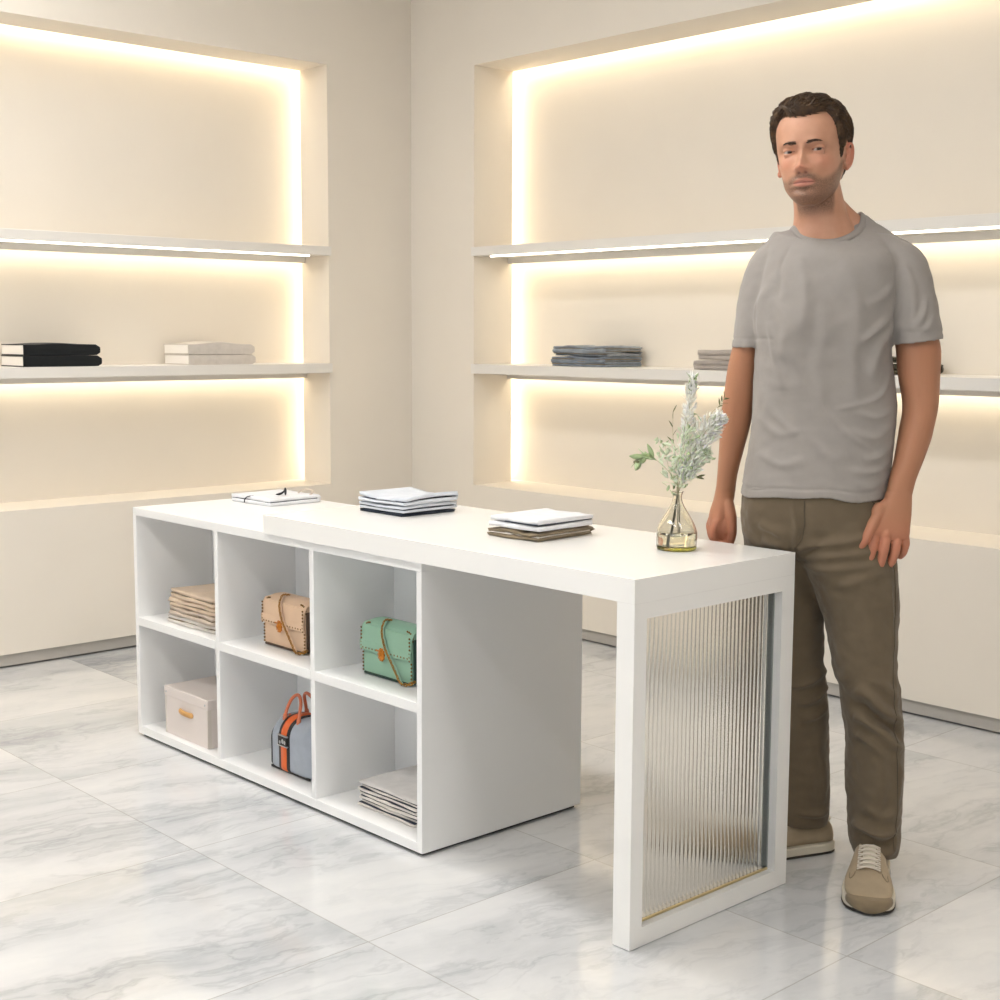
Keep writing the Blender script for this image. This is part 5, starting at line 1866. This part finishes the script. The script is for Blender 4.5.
def sneaker(heel, toe, mirror):
    h0, t0 = Vector((*heel, 0)), Vector((*toe, 0))
    ax_ = (t0 - h0)
    Ln = ax_.length
    f = ax_.normalized()
    r_ = Vector((f.y, -f.x, 0)) * mirror          # towards the outer side
    def pt(s_, w_, z_):
        return h0 + f * (Ln * s_) + r_ * (w_ + BEND(s_)) + Vector((0, 0, z_))
    pr = [(q[0], q[1] * 1.06, q[2]) for q in dense(PROF, 4)]
    bm = bmesh.new()
    R = []
    for s_, w_, h_ in pr:
        s_ = min(1, max(0, s_))
        ring = []
        for k in range(28):
            a_ = 2 * PI * k / 28
            c_, sn = math.cos(a_), math.sin(a_)
            zz = 0.018 + (h_ - 0.018) * (0.5 + 0.5 * math.copysign(abs(sn) ** 0.75, sn))
            ww = w_ * math.copysign(abs(c_) ** 0.72, c_)
            ww *= 1 - 0.34 * max(0, (zz - 0.04) / 0.06) * (1 if s_ < 0.6 else 0.9)
            ring.append(pt(s_, ww, zz))
        R.append(ring)
    loft(bm, R)
    up_ = obj('sneaker', bm, M_SUEDE, man, True)
    tree = BVHTree.FromPolygons([v.co for v in up_.data.vertices], [tuple(p_.vertices) for p_ in up_.data.polygons])
    # mid sole and outsole
    def slab(z0, z1, grow, name, m):
        bm = bmesh.new()
        rows_ = []
        for zz, g in ((z0, grow - 0.002), (z0 + 0.002, grow), (z1 - 0.003, grow), (z1, grow - 0.002)):
            left = [pt(s_ * (1 + g * 0.9) - g * 0.9 * (s_ < 0.5) , w_ + g, zz + (0.007 * max(0, (s_ - 0.86) / 0.14) ** 2 if zz < 0.012 else 0.004 * max(0, (s_ - 0.86) / 0.14) ** 2)) for s_, w_, _ in pr]
            right = [pt(s_ * (1 + g * 0.9) - g * 0.9 * (s_ < 0.5), -w_ - g, zz + (0.007 * max(0, (s_ - 0.86) / 0.14) ** 2 if zz < 0.012 else 0.004 * max(0, (s_ - 0.86) / 0.14) ** 2)) for s_, w_, _ in pr]
            rows_.append(left + list(reversed(right)))
        loft(bm, rows_)
        return obj(name, bm, m, up_)
    slab(0.0055, 0.0265, 0.0052, 'midsole', M_MID)
    slab(0.0005, 0.0065, 0.0058, 'outsole', M_OUT)
    def on(s_, w_, lift=0.0012):
        q = pt(s_, w_, 0.2)
        hit = tree.ray_cast(q, Vector((0, 0, -1)))
        return (hit[0] + hit[1] * lift) if hit[0] is not None else pt(s_, w_, 0.06)
    # toe guard: low suede wrap round the front
    bm = bmesh.new()
    R = []
    for s_, w_, h_ in [q for q in pr if q[0] > 0.87]:
        s_ = min(1, s_)
        h_ = 0.0375
        ring = []
        for k in range(28):
            a_ = 2 * PI * k / 28
            c_, sn = math.cos(a_), math.sin(a_)
            zz = 0.0068 + (h_ - 0.0068) * (0.5 + 0.5 * math.copysign(abs(sn) ** 0.55, sn))
            ww = (w_ + 0.0058) * math.copysign(abs(c_) ** 0.60, c_)
            ring.append(pt(s_ + 0.024 * (s_ - 0.87) / 0.13, ww, zz))
        R.append(ring)
    loft(bm, R)
    obj('toe_guard', bm, M_SUEDE2, up_, True)
    # tongue and eyestays
    bm = bmesh.new()
    R = []
    for k in range(14):
        s_ = 0.345 + 0.25 * k / 13
        R.append([on(s_, -0.014, 0.0002), on(s_, -0.013, 0.003), on(s_, 0.0, 0.0040), on(s_, 0.013, 0.003), on(s_, 0.014, 0.0002)])
    loft(bm, R)
    obj('tongue', bm, M_MID, up_, True)
    for sd in (-1, 1):
        bm = bmesh.new()
        tube(bm, [on(0.37 + 0.27 * k / 12, sd * (0.020 + 0.004 * k / 12), 0.0004) for k in range(13)], 0.0042, 8, flat=0.45)
        obj('eyestay', bm, M_SUEDE, up_, True)
    # laces
    for k in range(6):
        s_ = 0.395 + 0.043 * k
        bm = bmesh.new()
        tube(bm, [on(s_ + 0.016 * (k % 2) * 0, -0.020 - 0.0006 * k, 0.003), on(s_ + 0.010, -0.008, 0.0065), on(s_ + 0.016, 0.008, 0.0068), on(s_ + 0.024, 0.020 + 0.0006 * k, 0.003)], 0.0030, 8, flat=0.6)
        obj('lace', bm, M_LACE, up_, True)
        bm = bmesh.new()
        tube(bm, [on(s_, 0.020 + 0.0006 * k, 0.003), on(s_ + 0.010, 0.008, 0.0052), on(s_ + 0.016, -0.008, 0.0054), on(s_ + 0.024, -0.020 - 0.0006 * k, 0.003)], 0.0028, 8, flat=0.6)
        obj('lace', bm, M_LACE, up_, True)
    # side panel line and padded collar
    bm = bmesh.new()
    R = []
    for k in range(40):
        a_ = 2 * PI * k / 40
        R.append(pt(0.19 + 0.165 * math.cos(a_), 0.030 * math.sin(a_), 0.086 + 0.008 * math.cos(a_)))
    tube(bm, R, 0.0062, 10, closed=True)
    obj('padded_collar', bm, M_MID, up_, True)
    for sd in (-1, 1):
        bm = bmesh.new()
        pts = []
        for q in spline([(0.66, 0.030, 0.0), (0.70, 0.034, 0), (0.735, 0.042, 0), (0.72, 0.0455, 0), (0.66, 0.0455, 0)], 16):
            loc, nor, _, _ = tree.find_nearest(pt(q[0], sd * q[1], 0.058))
            pts.append(loc + nor * 0.0003)
        tube(bm, pts, 0.0012, 6)
        obj('panel_seam', bm, M_SUEDE2, up_, True)
    return up_


sneaker((0.163, 0.006), (0.079, -0.290), 1)
sneaker((0.087, 0.122), (-0.192, 0.044), -1)

# ------------------------------------------------------------------ light: shop window, added ceiling panels
def area(name, loc, rot, sx, sy, power, col, spread=180):
    l = bpy.data.lights.new(name, 'AREA')
    l.shape = 'RECTANGLE'
    l.size, l.size_y = sx, sy
    l.energy = power
    l.color = col
    l.spread = math.radians(spread)
    o = bpy.data.objects.new(name, l)
    o.location = loc
    o.rotation_euler = rot
    COL.objects.link(o)
    return o


# daylight coming in through the shop window in the wall behind the photographer's left
area('window_daylight', ((WX0 + WX1) / 2, RY - 0.05, (WZ0 + WZ1) / 2), (-PI / 2, 0, 0), WX1 - WX0, WZ1 - WZ0, P_WIN, (0.92, 0.96, 1.0))
# long ceiling panels out of view, added to light the room from above
M_PANEL = emit('added_panel_diffuser', (1.0, 0.985, 0.965, 1), P_PANEL)
for i, (x, y, L) in enumerate(PANELS):
    t = thing('added_ceiling_panel', ('added ceiling light panel out of view, nearest the left wall', 'added ceiling light panel out of view above the middle of the room', 'added ceiling light panel out of view, brightening the table end')[i], 'ceiling light', (x, y, ZC - 0.05))
    obj('housing', nbox(-L / 2 - 0.02, L / 2 + 0.02, -0.17, 0.17, 0.012, 0.05), M_WHITE, t)
    obj('diffuser', nbox(-L / 2, L / 2, -0.15, 0.15, 0.0, 0.012), M_PANEL, t)

w = bpy.data.worlds.new('daylight')
SC.world = w
w.use_nodes = True
w.node_tree.nodes['Background'].inputs[0].default_value = (0.80, 0.88, 1.0, 1)
w.node_tree.nodes['Background'].inputs[1].default_value = 1.0

# ------------------------------------------------------------------ camera
cd = bpy.data.cameras.new('camera')
cd.sensor_fit = 'HORIZONTAL'
cd.sensor_width = 36.0
cd.lens = 36.0 * 1394.548 / 1000.0
cd.clip_start = 0.05
cam = bpy.data.objects.new('camera', cd)
COL.objects.link(cam)
cam.location = (5.0137, -4.0666, 1.25)
yw, pt, rl = math.radians(47.3273), math.radians(6.7457), math.radians(0.242)
fw = Vector((-math.sin(yw) * math.cos(pt), math.cos(yw) * math.cos(pt), -math.sin(pt)))
rt = Vector((math.cos(yw), math.sin(yw), 0))
up = rt.cross(fw)
rt2 = rt * math.cos(rl) + up * math.sin(rl)
up2 = up * math.cos(rl) - rt * math.sin(rl)
M = Matrix((rt2, up2, -fw)).transposed().to_4x4()
M.translation = cam.location
cam.matrix_world = M
SC.camera = cam

vs_ = SC.view_settings
vs_.view_transform = 'Standard'
vs_.look = 'None'
vs_.gamma = 1.0
vs_.use_curve_mapping = False
vs_.exposure = EXPO
c = SC.cycles
c.use_denoising = True
c.max_bounces = 14
c.diffuse_bounces = 5
c.glossy_bounces = 4
c.transmission_bounces = 12
c.transparent_max_bounces = 8
c.caustics_reflective = False
c.caustics_refractive = False
c.sample_clamp_indirect = 6.0
